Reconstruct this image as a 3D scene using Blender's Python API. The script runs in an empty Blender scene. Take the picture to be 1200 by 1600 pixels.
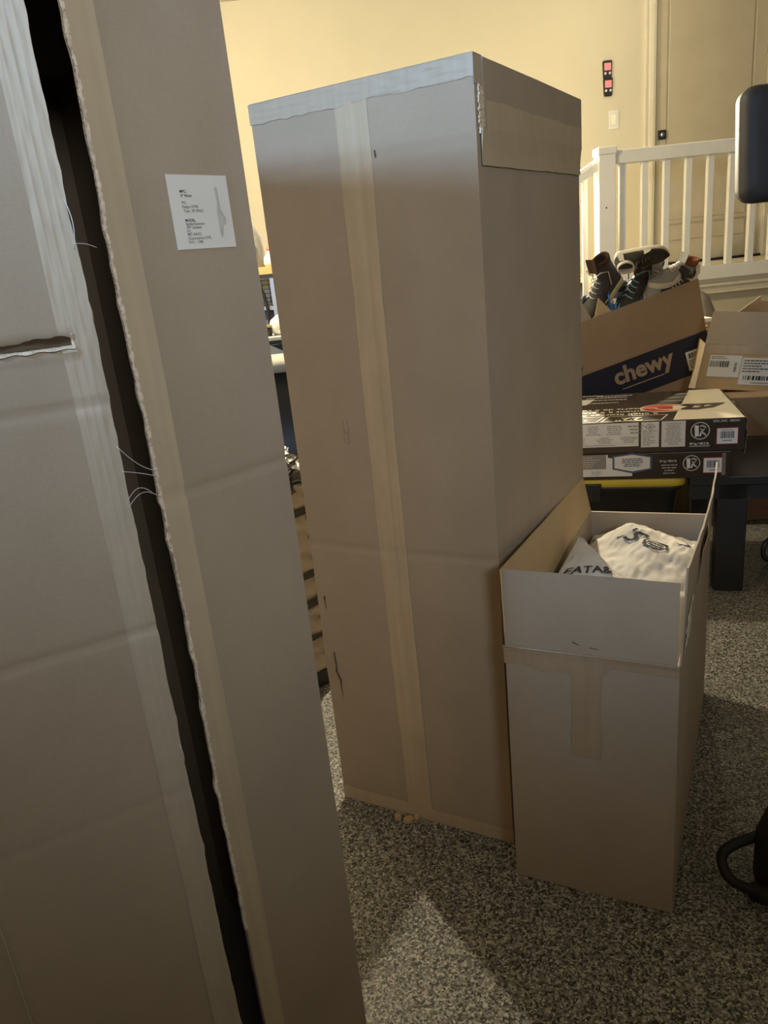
import bpy, bmesh, math, random
from mathutils import Vector, Matrix, noise
random.seed(7)
S = bpy.context.scene
COL = S.collection
V = Vector
# ------------------------------------------------------------------ camera
FPX = 1156.0; CAMZ = 1.5
ROLL = math.radians(5.873); PITCH = math.radians(18.188)
FWD = V((0, math.cos(PITCH), -math.sin(PITCH))); R0 = V((1, 0, 0)); U0 = R0.cross(FWD)
sr, cr = math.sin(ROLL), math.cos(ROLL)
# image right: down component s, right component c ; image down: down component c, right component -s
IMR = R0*cr - U0*sr
IMD = -R0*sr - U0*cr
camd = bpy.data.cameras.new('camera'); cam = bpy.data.objects.new('camera', camd); COL.objects.link(cam)
camd.sensor_fit = 'VERTICAL'; camd.sensor_height = 32.0; camd.lens = FPX/1600*32.0
camd.clip_start = 0.02; camd.clip_end = 60
m = Matrix.Identity(4)
for i in range(3):
    m[i][0] = IMR[i]; m[i][1] = -IMD[i]; m[i][2] = -FWD[i]
m.translation = V((0, 0, CAMZ))
cam.matrix_world = m
S.camera = cam
def ray(px, py): return FWD + IMR*((px-600)/FPX) + IMD*((py-800)/FPX)
def at(px, py, Y):
    v = ray(px, py); return V((0, 0, CAMZ)) + v*(Y/v.y)
def atz(px, py, z):
    v = ray(px, py); return V((0, 0, CAMZ)) + v*((z-CAMZ)/v.z)
# ------------------------------------------------------------------ world, lights, exposure
W = bpy.data.worlds.new('world'); S.world = W; W.use_nodes = True
W.node_tree.nodes['Background'].inputs[0].default_value = (0.35, 0.5, 0.9, 1)
W.node_tree.nodes['Background'].inputs[1].default_value = 0.05
S.view_settings.view_transform = 'Standard'; S.view_settings.look = 'None'
S.view_settings.gamma = 1.0; S.view_settings.exposure = 0.0; S.view_settings.use_curve_mapping = False
WARM = (1.0, 0.86, 0.60)
L1 = V((-1.6, 4.5, 2.95)); L2 = V((1.43, 7.22, 2.62))
def lamp(name, loc, power, color, radius):
    d = bpy.data.lights.new(name, 'POINT'); d.energy = power; d.color = color; d.shadow_soft_size = radius
    o = bpy.data.objects.new(name, d); o.location = loc; COL.objects.link(o); return o
lamp('ceiling_lamp_light', L1, 365, WARM, 0.035)
L3 = V((2.3, 6.3, 3.60))
lamp('ceiling_lamp_light', L3, 25, WARM, 0.06)
fd = bpy.data.lights.new('flood_lamp_light', 'SPOT'); fd.energy = 1900; fd.color = WARM; fd.shadow_soft_size = 0.05
fd.spot_size = math.radians(95); fd.spot_blend = 0.6
fo = bpy.data.objects.new('flood_lamp_light', fd); COL.objects.link(fo); fo.location = L2
fo.rotation_euler = (V((0.7, 2.0, 0.5))-L2).to_track_quat('-Z', 'Y').to_euler()
# cool lamp for the bluish light from behind left; its garage-door opener is added
OPN = V((-1.45, -.55, 2.50))
sd = bpy.data.lights.new('cool_lamp_light', 'SPOT'); sd.energy = 330; sd.color = (0.40, 0.66, 1.0); sd.shadow_soft_size = 0.19
sd.spot_size = math.radians(90); sd.spot_blend = 1.0
so = bpy.data.objects.new('cool_lamp_light', sd); COL.objects.link(so); so.location = OPN
so.rotation_euler = (V((-.1, 1.5, 2.62))-OPN).to_track_quat('-Z', 'Y').to_euler()

# added fill spot behind the camera, aimed level to brighten the upper cartons
FILL = V((0.70, -1.50, 2.30))
hd_ = bpy.data.lights.new('added_fill_light', 'SPOT'); hd_.energy = 165; hd_.color = (0.90, 0.96, 1.0); hd_.shadow_soft_size = 0.32
hd_.spot_size = math.radians(74); hd_.spot_blend = 1.0
ho = bpy.data.objects.new('added_fill_light', hd_); COL.objects.link(ho); ho.location = FILL
ho.rotation_euler = (V((0.15, 1.6, 2.05))-FILL).to_track_quat('-Z', 'Y').to_euler()

# ------------------------------------------------------------------ helpers
def newmat(name):
    M = bpy.data.materials.new(name); M.use_nodes = True
    nt = M.node_tree; b = nt.nodes['Principled BSDF']
    return M, nt, b
def N(nt, t, **kw):
    n = nt.nodes.new(t)
    for k, v in kw.items():
        if k in n.inputs: n.inputs[k].default_value = v
        else: setattr(n, k, v)
    return n
def plain(name, col, rough=0.6, spec=0.4, metal=0.0, var=0.08, scale=8.0, bump=0.0, bscale=60.0, emit=None, estr=0):
    M, nt, b = newmat(name)
    tc = N(nt, 'ShaderNodeTexCoord')
    nz = N(nt, 'ShaderNodeTexNoise', Scale=scale, Detail=4.0)
    nt.links.new(tc.outputs['Object'], nz.inputs['Vector'])
    r = N(nt, 'ShaderNodeValToRGB')
    r.color_ramp.elements[0].position = 0.3; r.color_ramp.elements[1].position = 0.7
    r.color_ramp.elements[0].color = (*[c*(1-var) for c in col], 1)
    r.color_ramp.elements[1].color = (*[min(1, c*(1+var)) for c in col], 1)
    nt.links.new(nz.outputs['Fac'], r.inputs['Fac']); nt.links.new(r.outputs['Color'], b.inputs['Base Color'])
    b.inputs['Roughness'].default_value = rough; b.inputs['Metallic'].default_value = metal
    b.inputs['Specular IOR Level'].default_value = spec
    if bump:
        n2 = N(nt, 'ShaderNodeTexNoise', Scale=bscale, Detail=3.0); bp = N(nt, 'ShaderNodeBump', Strength=bump, Distance=0.004)
        nt.links.new(tc.outputs['Object'], n2.inputs['Vector'])
        nt.links.new(n2.outputs['Fac'], bp.inputs['Height']); nt.links.new(bp.outputs['Normal'], b.inputs['Normal'])
    if emit:
        b.inputs['Emission Color'].default_value = (*emit, 1); b.inputs['Emission Strength'].default_value = estr
    return M
def cardboard(name, col, flute=True, rough=0.72):
    M, nt, b = newmat(name)
    tc = N(nt, 'ShaderNodeTexCoord')
    n1 = N(nt, 'ShaderNodeTexNoise', Scale=3.0, Detail=5.0, Roughness=0.6)
    n2 = N(nt, 'ShaderNodeTexNoise', Scale=380.0, Detail=2.0)
    mp = N(nt, 'ShaderNodeMapping'); mp.inputs['Scale'].default_value = (1, 1, 14)
    n3 = N(nt, 'ShaderNodeTexNoise', Scale=22.0, Detail=3.0)
    nt.links.new(tc.outputs['Object'], n1.inputs['Vector']); nt.links.new(tc.outputs['Object'], n2.inputs['Vector'])
    nt.links.new(tc.outputs['Object'], mp.inputs['Vector']); nt.links.new(mp.outputs['Vector'], n3.inputs['Vector'])
    r = N(nt, 'ShaderNodeValToRGB')
    r.color_ramp.elements[0].position = 0.3; r.color_ramp.elements[1].position = 0.72
    r.color_ramp.elements[0].color = (*[c*0.90 for c in col], 1); r.color_ramp.elements[1].color = (*[c*1.08 for c in col], 1)
    nt.links.new(n1.outputs['Fac'], r.inputs['Fac'])
    mx = N(nt, 'ShaderNodeMix', data_type='RGBA', blend_type='MULTIPLY'); mx.inputs[0].default_value = 0.22
    nt.links.new(r.outputs['Color'], mx.inputs[6]); nt.links.new(n2.outputs['Color'], mx.inputs[7])
    hs = N(nt, 'ShaderNodeHueSaturation', Saturation=1.0, Value=1.1)
    m2 = N(nt, 'ShaderNodeRGBToBW'); nt.links.new(n2.outputs['Color'], m2.inputs[0]); nt.links.new(m2.outputs[0], mx.inputs[7])
    nt.links.new(mx.outputs[2], hs.inputs['Color']); nt.links.new(hs.outputs['Color'], b.inputs['Base Color'])
    b.inputs['Roughness'].default_value = rough; b.inputs['Specular IOR Level'].default_value = 0.3
    bp = N(nt, 'ShaderNodeBump', Strength=0.07, Distance=0.002)
    ad = N(nt, 'ShaderNodeMath', operation='ADD')
    nt.links.new(n3.outputs['Fac'], ad.inputs[0]); nt.links.new(n1.outputs['Fac'], ad.inputs[1])
    nt.links.new(ad.outputs[0], bp.inputs['Height']); nt.links.new(bp.outputs['Normal'], b.inputs['Normal'])
    return M
def tapemat(name, col, rough=0.38, spec=0.5, threads=True, bump=0.35):
    """gummed paper tape with the ridges of its reinforcing threads"""
    M, nt, b = newmat(name)
    tc = N(nt, 'ShaderNodeTexCoord')
    n1 = N(nt, 'ShaderNodeTexNoise', Scale=9.0, Detail=6.0, Roughness=0.65)
    mp = N(nt, 'ShaderNodeMapping'); mp.inputs['Scale'].default_value = (60, 60, 2.2)
    n2 = N(nt, 'ShaderNodeTexNoise', Scale=1.0, Detail=4.0)
    nt.links.new(tc.outputs['Object'], n1.inputs['Vector']); nt.links.new(tc.outputs['Object'], mp.inputs['Vector'])
    nt.links.new(mp.outputs['Vector'], n2.inputs['Vector'])
    r = N(nt, 'ShaderNodeValToRGB')
    r.color_ramp.elements[0].position = 0.25; r.color_ramp.elements[1].position = 0.75
    r.color_ramp.elements[0].color = (*[c*0.86 for c in col], 1); r.color_ramp.elements[1].color = (*[c*1.12 for c in col], 1)
    ad = N(nt, 'ShaderNodeMath', operation='MULTIPLY_ADD'); ad.inputs[1].default_value = 0.5
    nt.links.new(n1.outputs['Fac'], ad.inputs[0])
    h = N(nt, 'ShaderNodeMath', operation='MULTIPLY'); h.inputs[1].default_value = 0.5
    nt.links.new(n2.outputs['Fac'], h.inputs[0]); nt.links.new(h.outputs[0], ad.inputs[2])
    nt.links.new(ad.outputs[0], r.inputs['Fac']); nt.links.new(r.outputs['Color'], b.inputs['Base Color'])
    b.inputs['Roughness'].default_value = rough; b.inputs['Specular IOR Level'].default_value = spec
    bp = N(nt, 'ShaderNodeBump', Strength=bump, Distance=0.003)
    nt.links.new(ad.outputs[0], bp.inputs['Height']); nt.links.new(bp.outputs['Normal'], b.inputs['Normal'])
    return M

def floormat():
    M, nt, b = newmat('epoxy_flake_floor')
    tc = N(nt, 'ShaderNodeTexCoord')
    nz = N(nt, 'ShaderNodeTexNoise', Scale=90.0, Detail=2.0)
    nt.links.new(tc.outputs['Object'], nz.inputs['Vector'])
    mx = N(nt, 'ShaderNodeMix', data_type='VECTOR'); mx.inputs[0].default_value = 0.012
    nt.links.new(tc.outputs['Object'], mx.inputs[4]); nt.links.new(nz.outputs['Color'], mx.inputs[5])
    vo = N(nt, 'ShaderNodeTexVoronoi', Scale=230.0); vo.feature = 'F1'
    nt.links.new(mx.outputs[1], vo.inputs['Vector'])
    sp = N(nt, 'ShaderNodeSeparateColor'); nt.links.new(vo.outputs['Color'], sp.inputs[0])
    r = N(nt, 'ShaderNodeValToRGB'); r.color_ramp.interpolation = 'CONSTANT'
    e = r.color_ramp.elements
    e[0].position = 0; e[0].color = (0.03, 0.028, 0.026, 1)
    e[1].position = 0.22; e[1].color = (0.11, 0.106, 0.099, 1)
    for p, c in ((0.42, (0.21, 0.205, 0.19)), (0.62, (0.33, 0.32, 0.29)), (0.80, (0.14, 0.125, 0.11)), (0.90, (0.46, 0.445, 0.40))):
        x = e.new(p); x.color = (*c, 1)
    nt.links.new(sp.outputs[0], r.inputs['Fac'])
    nt.links.new(r.outputs['Color'], b.inputs['Base Color'])
    b.inputs['Roughness'].default_value = 0.45; b.inputs['Specular IOR Level'].default_value = 0.35
    bp = N(nt, 'ShaderNodeBump', Strength=0.25, Distance=0.001)
    nt.links.new(sp.outputs[1], bp.inputs['Height']); nt.links.new(bp.outputs['Normal'], b.inputs['Normal'])
    return M

MAT = {}
MAT['card'] = cardboard('corrugated_cardboard', (0.37, 0.305, 0.235))
MAT['card_in'] = cardboard('cardboard_inside', (0.36, 0.27, 0.18))
MAT['card_tan'] = cardboard('tan_cardboard', (0.50, 0.37, 0.21))
MAT['card_dark'] = cardboard('brown_cardboard', (0.30, 0.21, 0.13))
MAT['tape'] = tapemat('kraft_paper_tape', (0.45, 0.37, 0.265), rough=0.55, spec=0.35, bump=0.2)
MAT['tape_grey'] = tapemat('reinforced_tape', (0.42, 0.36, 0.285), rough=0.45, spec=0.35, bump=0.12)
MAT['clear'] = tapemat('clear_parcel_tape', (0.36, 0.275, 0.19), rough=0.14, spec=0.7, bump=0.15)
MAT['torn'] = plain('torn_paper_edge', (0.66, 0.57, 0.46), 0.7, 0.3, var=0.2, scale=120, bump=0.6, bscale=300)
MAT['slit'] = plain('slit_shadow_brown', (0.10, 0.07, 0.045), 0.9, 0.1)
MAT['floor'] = floormat()
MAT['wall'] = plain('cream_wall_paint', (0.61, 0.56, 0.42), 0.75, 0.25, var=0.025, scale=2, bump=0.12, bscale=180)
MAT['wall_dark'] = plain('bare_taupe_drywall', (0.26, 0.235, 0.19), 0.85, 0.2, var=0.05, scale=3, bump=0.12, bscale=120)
MAT['ceil'] = plain('ceiling_paint', (0.52, 0.48, 0.38), 0.85, 0.2, var=0.03, bump=0.1, bscale=120)
MAT['door'] = plain('taupe_door_paint', (0.50, 0.44, 0.31), 0.45, 0.4, var=0.05, scale=5, bump=0.08, bscale=25)
MAT['trim'] = plain('cream_trim_paint', (0.74, 0.68, 0.53), 0.5, 0.4, var=0.03)
MAT['white'] = plain('white_rail_paint', (0.84, 0.81, 0.70), 0.42, 0.45, var=0.03)
MAT['black'] = plain('matte_black', (0.012, 0.012, 0.013), 0.5, 0.4, var=0.2)
MAT['blackmetal'] = plain('black_powder_coat', (0.02, 0.02, 0.022), 0.4, 0.5, var=0.15)
MAT['vinyl'] = plain('black_vinyl', (0.020, 0.018, 0.017), 0.62, 0.35, var=0.2, bump=0.2, bscale=400)
MAT['bagplastic'] = plain('black_bin_liner', (0.013, 0.013, 0.014), 0.16, 0.7, var=0.2, bump=0.5, bscale=30)
MAT['chrome'] = plain('chrome', (0.75, 0.74, 0.72), 0.18, 0.5, metal=1.0, var=0.03)
MAT['steel'] = plain('brushed_steel', (0.42, 0.43, 0.45), 0.38, 0.5, metal=1.0, var=0.05)
MAT['paper'] = plain('white_label_paper', (0.70, 0.69, 0.67), 0.55, 0.35, var=0.03)
MAT['paper_blue'] = plain('white_box_print', (0.60, 0.60, 0.62), 0.30, 0.5, var=0.02)
MAT['ink'] = plain('black_ink', (0.03, 0.03, 0.032), 0.6, 0.2)
MAT['inkgrey'] = plain('grey_ink', (0.22, 0.21, 0.20), 0.6, 0.2)
MAT['smudge'] = plain('label_smudge', (0.47, 0.46, 0.445), 0.6, 0.2, var=0.12, scale=60)
MAT['boxblack'] = plain('black_printed_carton', (0.032, 0.024, 0.021), 0.26, 0.5, var=0.1)
MAT['boxcream'] = plain('cream_printed_carton', (0.62, 0.57, 0.45), 0.32, 0.5, var=0.03)
MAT['red'] = plain('red_print', (0.50, 0.06, 0.04), 0.35, 0.5)
MAT['darkred'] = plain('dark_red_print', (0.40, 0.03, 0.02), 0.35, 0.5)
MAT['navy'] = plain('navy_print', (0.017, 0.018, 0.034), 0.6, 0.25, var=0.08)
MAT['bluepr'] = plain('blue_print', (0.05, 0.08, 0.16), 0.35, 0.4)
MAT['cardprint'] = plain('unprinted_kraft_lettering', (0.34, 0.25, 0.18), 0.7, 0.25)
MAT['cloth'] = plain('natural_cotton', (0.66, 0.63, 0.58), 0.9, 0.1, var=0.05, scale=20, bump=0.3, bscale=500)
MAT['clothink'] = plain('charcoal_fabric_print', (0.05, 0.05, 0.06), 0.9, 0.1)
MAT['yellow'] = plain('yellow_plastic', (0.62, 0.47, 0.05), 0.4, 0.4, var=0.04)
MAT['tote'] = plain('black_tote_plastic', (0.015, 0.015, 0.016), 0.4, 0.4)
MAT['quilt'] = plain('grey_beige_fabric', (0.40, 0.37, 0.33), 0.9, 0.1, var=0.1, scale=30, bump=0.5, bscale=120)
MAT['greyp'] = plain('grey_plastic', (0.28, 0.28, 0.25), 0.5, 0.4)
MAT['greyfab'] = plain('grey_fabric', (0.30, 0.29, 0.26), 0.9, 0.1)
MAT['creampl'] = plain('cream_plastic', (0.72, 0.70, 0.62), 0.4, 0.4)
MAT['wood'] = plain('pale_pine_board', (0.58, 0.40, 0.17), 0.55, 0.3, var=0.12, scale=12)
MAT['bluefab'] = plain('slate_blue_fabric', (0.16, 0.20, 0.30), 0.8, 0.2, var=0.1)
MAT['bluebr'] = plain('bright_blue_leather', (0.03, 0.13, 0.32), 0.6, 0.3)
MAT['shoe_dk'] = plain('charcoal_leather', (0.045, 0.042, 0.040), 0.65, 0.3, var=0.3, scale=40, bump=0.3, bscale=150)
MAT['shoe_br'] = plain('dark_brown_lining', (0.06, 0.035, 0.025), 0.85, 0.15, var=0.2)
MAT['shoe_wh'] = plain('white_shoe_leather', (0.68, 0.65, 0.58), 0.55, 0.35, var=0.05)
MAT['shoe_gr'] = plain('grey_shoe_fabric', (0.34, 0.34, 0.34), 0.8, 0.2, var=0.1)
MAT['shoe_bl'] = plain('pale_blue_panel', (0.30, 0.34, 0.44), 0.7, 0.2)
MAT['shoe_or'] = plain('rust_orange_heel', (0.26, 0.09, 0.04), 0.6, 0.3)
MAT['gum'] = plain('pale_gum_sole', (0.60, 0.52, 0.30), 0.6, 0.3)
MAT['lace'] = plain('grey_lace', (0.42, 0.43, 0.44), 0.8, 0.2)
MAT['bluelace'] = plain('blue_lace', (0.20, 0.34, 0.50), 0.8, 0.2)
MAT['thread'] = plain('white_glass_thread', (0.75, 0.78, 0.82), 0.4, 0.5)
MAT['screen'] = plain('red_lit_screen', (0.5, 0.2, 0.18), 0.3, 0.4, emit=(1.0, 0.30, 0.26), estr=0.4)
MAT['led'] = plain('red_led', (0.6, 0.1, 0.15), 0.3, 0.4, emit=(1.0, 0.12, 0.22), estr=1.6)
MAT['bulb'] = plain('warm_bulb', (1, 0.9, 0.7), 0.4, 0.4, emit=(1.0, 0.82, 0.5), estr=12)
MAT['pinkcard'] = cardboard('pinkish_cardboard', (0.36, 0.24, 0.18))
MAT['pink'] = plain('pink_red_strap', (0.55, 0.18, 0.13), 0.6, 0.3)
MAT['gdoor'] = plain('garage_door_enamel', (0.13, 0.12, 0.11), 0.5, 0.4, var=0.03)
MAT['filmy'] = plain('crinkled_clear_film', (0.16, 0.13, 0.10), 0.15, 0.8, var=0.3, bump=0.9, bscale=60)
g, gnt, gb = newmat('window_glass'); gb.inputs['Roughness'].default_value = 0.05; gb.inputs['Transmission Weight'].default_value = 1.0
MAT['glass'] = g

def mesh_obj(name, verts, faces, mat, parent=None, smooth=False):
    me = bpy.data.meshes.new(name)
    o_ = parent.location if parent is not None else V((0, 0, 0))
    if parent is not None and parent.parent is not None: o_ = parent['_org'] if '_org' in parent else o_
    org = V(parent.get('_o', (0, 0, 0))) if parent is not None else V((0, 0, 0))
    me.from_pydata([tuple(V(v)-org) for v in verts], [], faces); me.update()
    o = bpy.data.objects.new(name, me); COL.objects.link(o)
    if parent is not None: o.parent = parent
    o['_o'] = tuple(org)
    if mat is not None: me.materials.append(MAT[mat] if isinstance(mat, str) else mat)
    if smooth:
        for p in me.polygons: p.use_smooth = True
    return o
def thing(name, loc, label, cat, group=None):
    o = bpy.data.objects.new(name, None); COL.objects.link(o); o.location = V(loc); o['_o'] = tuple(loc)
    o.empty_display_size = 0.05
    tag(o, label, cat, group); return o
def tag(o, label, cat, group=None):
    o['label'] = label; o['category'] = cat
    if group: o['group'] = group
    return o
def struct(o): o['kind'] = 'structure'; return o
def bevel(o, w, seg=2):
    md = o.modifiers.new('bevel', 'BEVEL'); md.width = w; md.segments = seg; md.limit_method = 'ANGLE'; md.angle_limit = 0.6
    return o
def hexa(c8):   # 8 corners: bottom 4 ccw, top 4 ccw
    return list(c8), [(0, 3, 2, 1), (4, 5, 6, 7), (0, 1, 5, 4), (1, 2, 6, 5), (2, 3, 7, 6), (3, 0, 4, 7)]
def frame(o, ang):   # local frame rotated about z
    a = math.radians(ang); X = V((math.cos(a), math.sin(a), 0)); Y = V((-math.sin(a), math.cos(a), 0)); Z = V((0, 0, 1)); o = V(o)
    return lambda x, y, z: o + X*x + Y*y + Z*z
def roll_frame(o, yaw, rollang):
    """box frame: yaw about z then roll in the plane of its front face"""
    M_ = Matrix.Rotation(math.radians(yaw), 3, 'Z') @ Matrix.Rotation(math.radians(-rollang), 3, 'Y'); o = V(o)
    return lambda x, y, z: o + M_ @ V((x, y, z))
ID = lambda x, y, z: V((x, y, z))
def block(name, mat, parent, x0, x1, y0, y1, z0, z1, f=ID, bv=0.0, seg=2):
    v, fa = hexa([f(x0, y0, z0), f(x1, y0, z0), f(x1, y1, z0), f(x0, y1, z0), f(x0, y0, z1), f(x1, y0, z1), f(x1, y1, z1), f(x0, y1, z1)])
    o = mesh_obj(name, v, fa, mat, parent)
    if bv: bevel(o, bv, seg)
    return o
def multiblock(name, mat, parent, blocks, f=ID):
    vs, fs = [], []
    for (x0, x1, y0, y1, z0, z1) in blocks:
        v, fa = hexa([f(x0, y0, z0), f(x1, y0, z0), f(x1, y1, z0), f(x0, y1, z0), f(x0, y0, z1), f(x1, y0, z1), f(x1, y1, z1), f(x0, y1, z1)])
        b = len(vs); vs += v; fs += [tuple(i+b for i in q) for q in fa]
    return mesh_obj(name, vs, fs, mat, parent)
class Panel:
    """a bilinear sheet: bl, br, tr, tl as seen from outside; d(u,v) = bulge along the outward normal"""
    def __init__(s, bl, br, tr, tl, d=None):
        s.c = [V(bl), V(br), V(tr), V(tl)]; s.d = d or (lambda u, v: 0.0)
        s.n = (s.c[1]-s.c[0]).cross(s.c[3]-s.c[0]).normalized()
        s.w = ((s.c[1]-s.c[0]).length + (s.c[2]-s.c[3]).length)/2; s.h = ((s.c[3]-s.c[0]).length+(s.c[2]-s.c[1]).length)/2
    def p(s, u, v, off=0.0):
        a, b, c, d = s.c
        return a*(1-u)*(1-v)+b*u*(1-v)+c*u*v+d*(1-u)*v + s.n*(s.d(u, v)+off)
def sheet(name, mat, parent, P, nu=1, nv=1, th=0.005, u0=0.0, u1=1.0, v0=0.0, v1=1.0, off=0.0, ju=None, jv=None, jt=None, smooth=True, extra=None):
    """solid sheet on Panel P; ju(v)->(du0,du1), jv(u)->(dv0,dv1) ragged edges"""
    vs, fs = [], []
    for side in (0, 1):
        for j in range(nv+1):
            for i in range(nu+1):
                a, b = i/nu, j/nv
                d0, d1 = ju(v0+(v1-v0)*b) if ju else (0, 0)
                e0, e1 = jv(u0+(u1-u0)*a) if jv else (0, 0)
                u = (u0+d0)*(1-a)+(u1+d1)*a; v = (v0+e0)*(1-b)+(v1+e1)*b
                q = P.p(u, v, off - (th if side else 0))
                if extra and not side: q = q + P.n*extra(u, v)
                vs.append(q)
    n1 = (nu+1)*(nv+1); ix = lambda s, i, j: s*n1+j*(nu+1)+i
    for j in range(nv):
        for i in range(nu):
            fs.append((ix(0, i, j), ix(0, i+1, j), ix(0, i+1, j+1), ix(0, i, j+1)))
            fs.append((ix(1, i, j), ix(1, i, j+1), ix(1, i+1, j+1), ix(1, i+1, j)))
    for i in range(nu):
        fs.append((ix(0, i, 0), ix(1, i, 0), ix(1, i+1, 0), ix(0, i+1, 0)))
        fs.append((ix(0, i, nv), ix(0, i+1, nv), ix(1, i+1, nv), ix(1, i, nv)))
    for j in range(nv):
        fs.append((ix(0, 0, j), ix(0, 0, j+1), ix(1, 0, j+1), ix(1, 0, j)))
        fs.append((ix(0, nu, j), ix(1, nu, j), ix(1, nu, j+1), ix(0, nu, j+1)))
    o = mesh_obj(name, vs, fs, mat, parent)
    nfront = nu*nv*2
    if smooth:
        for k, p in enumerate(o.data.polygons): p.use_smooth = k < nfront
        if hasattr(o.data, 'set_sharp_from_angle'): o.data.set_sharp_from_angle(angle=0.9)
    return o
def tube(name, mat, parent, pts, r, n=8, closed=False, cap=True):
    pts = [V(p) for p in pts]; vs, fs = [], []; L = len(pts)
    prev = None
    for i, p in enumerate(pts):
        if closed: t = (pts[(i+1) % L]-pts[i-1]).normalized()
        else: t = (pts[min(i+1, L-1)]-pts[max(i-1, 0)]).normalized()
        if prev is None:
            a = t.cross(V((0, 0, 1))); a = a if a.length > 1e-3 else t.cross(V((1, 0, 0)))
        else: a = prev - t*prev.dot(t)
        a.normalize(); prev = a; b = t.cross(a); rr = r(i/(L-1)) if callable(r) else r
        for k in range(n):
            w = 2*math.pi*k/n; vs.append(p+(a*math.cos(w)+b*math.sin(w))*rr)
    for i in range(L if closed else L-1):
        j = (i+1) % L
        for k in range(n): fs.append((i*n+k, i*n+(k+1) % n, j*n+(k+1) % n, j*n+k))
    if not closed and cap:
        fs.append(tuple(reversed(range(n)))); fs.append(tuple((L-1)*n+k for k in range(n)))
    return mesh_obj(name, vs, fs, mat, parent, smooth=True)
def merge(name, mat, parent, objs):
    vs, fs = [], []
    org = V(parent['_o'])
    for o in objs:
        b = len(vs); vs += [v.co+org for v in o.data.vertices]; fs += [tuple(i+b for i in p.vertices) for p in o.data.polygons]
        bpy.data.objects.remove(o)
    return mesh_obj(name, vs, fs, mat, parent)
def lettering(name, mat, parent, s, size, org, X, Y, fn=None, align='LEFT', bold=0.0, shear=0.0, depth=0.0004):
    """flat print: text laid in the plane org + X*x + Y*y, raised by a hair"""
    cu = bpy.data.curves.new('t', 'FONT'); cu.body = s; cu.size = size; cu.align_x = align; cu.offset = bold; cu.shear = shear
    cu.resolution_u = 3
    o = bpy.data.objects.new('t', cu); COL.objects.link(o)
    dg = bpy.context.evaluated_depsgraph_get(); me = bpy.data.meshes.new_from_object(o.evaluated_get(dg))
    bpy.data.objects.remove(o); bpy.data.curves.remove(cu)
    X = V(X).normalized(); Y = V(Y).normalized(); Nn = X.cross(Y)
    vs = [(fn(v.co.x, v.co.y) if fn else V(org)+X*v.co.x+Y*v.co.y+Nn*depth) for v in me.vertices]
    fs = [tuple(p.vertices) for p in me.polygons]; bpy.data.meshes.remove(me)
    return mesh_obj(name, vs, fs, mat, parent)
def poly_on(name, mat, parent, P, pts, off=0.0008):
    """flat print outline on a panel, pts in panel metres (x right, y up)"""
    vs = [P.p(x/P.w, y/P.h, off) for x, y in pts]
    return mesh_obj(name, vs, [tuple(range(len(vs)))], mat, parent)
def bars_on(name, mat, parent, P, rects, off=0.0012):
    vs, fs = [], []
    for (x0, x1, y0, y1) in rects:
        b = len(vs); vs += [P.p(x0/P.w, y0/P.h, off), P.p(x1/P.w, y0/P.h, off), P.p(x1/P.w, y1/P.h, off), P.p(x0/P.w, y1/P.h, off)]
        fs.append((b, b+1, b+2, b+3))
    return mesh_obj(name, vs, fs, mat, parent)
def barcode(P, parent, x0, x1, y0, y1, off=0.0016, seed=1, mat='ink', vertical=False):
    r = random.Random(seed); rects = []; x = x0 if not vertical else y0; end = x1 if not vertical else y1
    unit = (end-x)/46
    while x < end-unit:
        w = unit*r.choice((1, 1, 2, 3)); w = min(w, end-x)
        rects.append((x, x+w, y0, y1) if not vertical else (x0, x1, x, x+w)); x += w+unit*r.choice((1, 1, 2))
    return bars_on('barcode', mat, parent, P, rects, off)
def ring_loft(name, mat, parent, rings, closed_ring=True, cap0=True, cap1=True, smooth=True):
    n = len(rings[0]); vs = [p for r in rings for p in r]; fs = []
    for i in range(len(rings)-1):
        for k in range(n if closed_ring else n-1):
            fs.append((i*n+k, i*n+(k+1) % n, (i+1)*n+(k+1) % n, (i+1)*n+k))
    if cap0: fs.append(tuple(reversed(range(n))))
    if cap1: fs.append(tuple((len(rings)-1)*n+k for k in range(n)))
    return mesh_obj(name, vs, fs, mat, parent, smooth=smooth)
def rr(w, h, r, n=5):   # rounded rectangle outline, centred
    out = []
    for cx, cy, a0 in ((w/2-r, h/2-r, 0), (-w/2+r, h/2-r, 90), (-w/2+r, -h/2+r, 180), (w/2-r, -h/2+r, 270)):
        for k in range(n+1):
            a = math.radians(a0+90*k/n); out.append((cx+r*math.cos(a), cy+r*math.sin(a)))
    return out
def nz(*a): return noise.noise(V(a))

# ================================================================== THE ROOM
YB = 7.5; LZ = 1.258; CEIL = 3.81; XL, XR, YF = -3.4, 5.0, -2.6
struct(block('floor', 'floor', None, XL-.1, XR+.1, YF-.1, YB+.1, -0.1, 0))
struct(block('ceiling', 'ceil', None, XL-.1, XR+.1, YF-.1, YB+.1, CEIL, CEIL+.1))
DX0, DX1, DZ1 = 2.856, 3.87, LZ+2.44
struct(multiblock('wall_back', 'wall', None, [(XL, DX0-.03, YB, YB+.12, 0, CEIL), (DX1+.03, XR, YB, YB+.12, 0, CEIL), (DX0-.03, DX1+.03, YB, YB+.12, DZ1+.03, CEIL), (DX0-.03, DX1+.03, YB, YB+.12, 0, LZ)]))
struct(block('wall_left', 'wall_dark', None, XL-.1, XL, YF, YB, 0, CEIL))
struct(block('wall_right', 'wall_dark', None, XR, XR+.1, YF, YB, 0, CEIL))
GX0, GX1, GZ = -2.6, 2.4, 2.75
struct(multiblock('wall_front', 'wall_dark', None, [(XL, GX0, YF-.1, YF, 0, CEIL), (GX1, XR, YF-.1, YF, 0, CEIL), (GX0, GX1, YF-.1, YF, GZ, CEIL)]))
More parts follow.
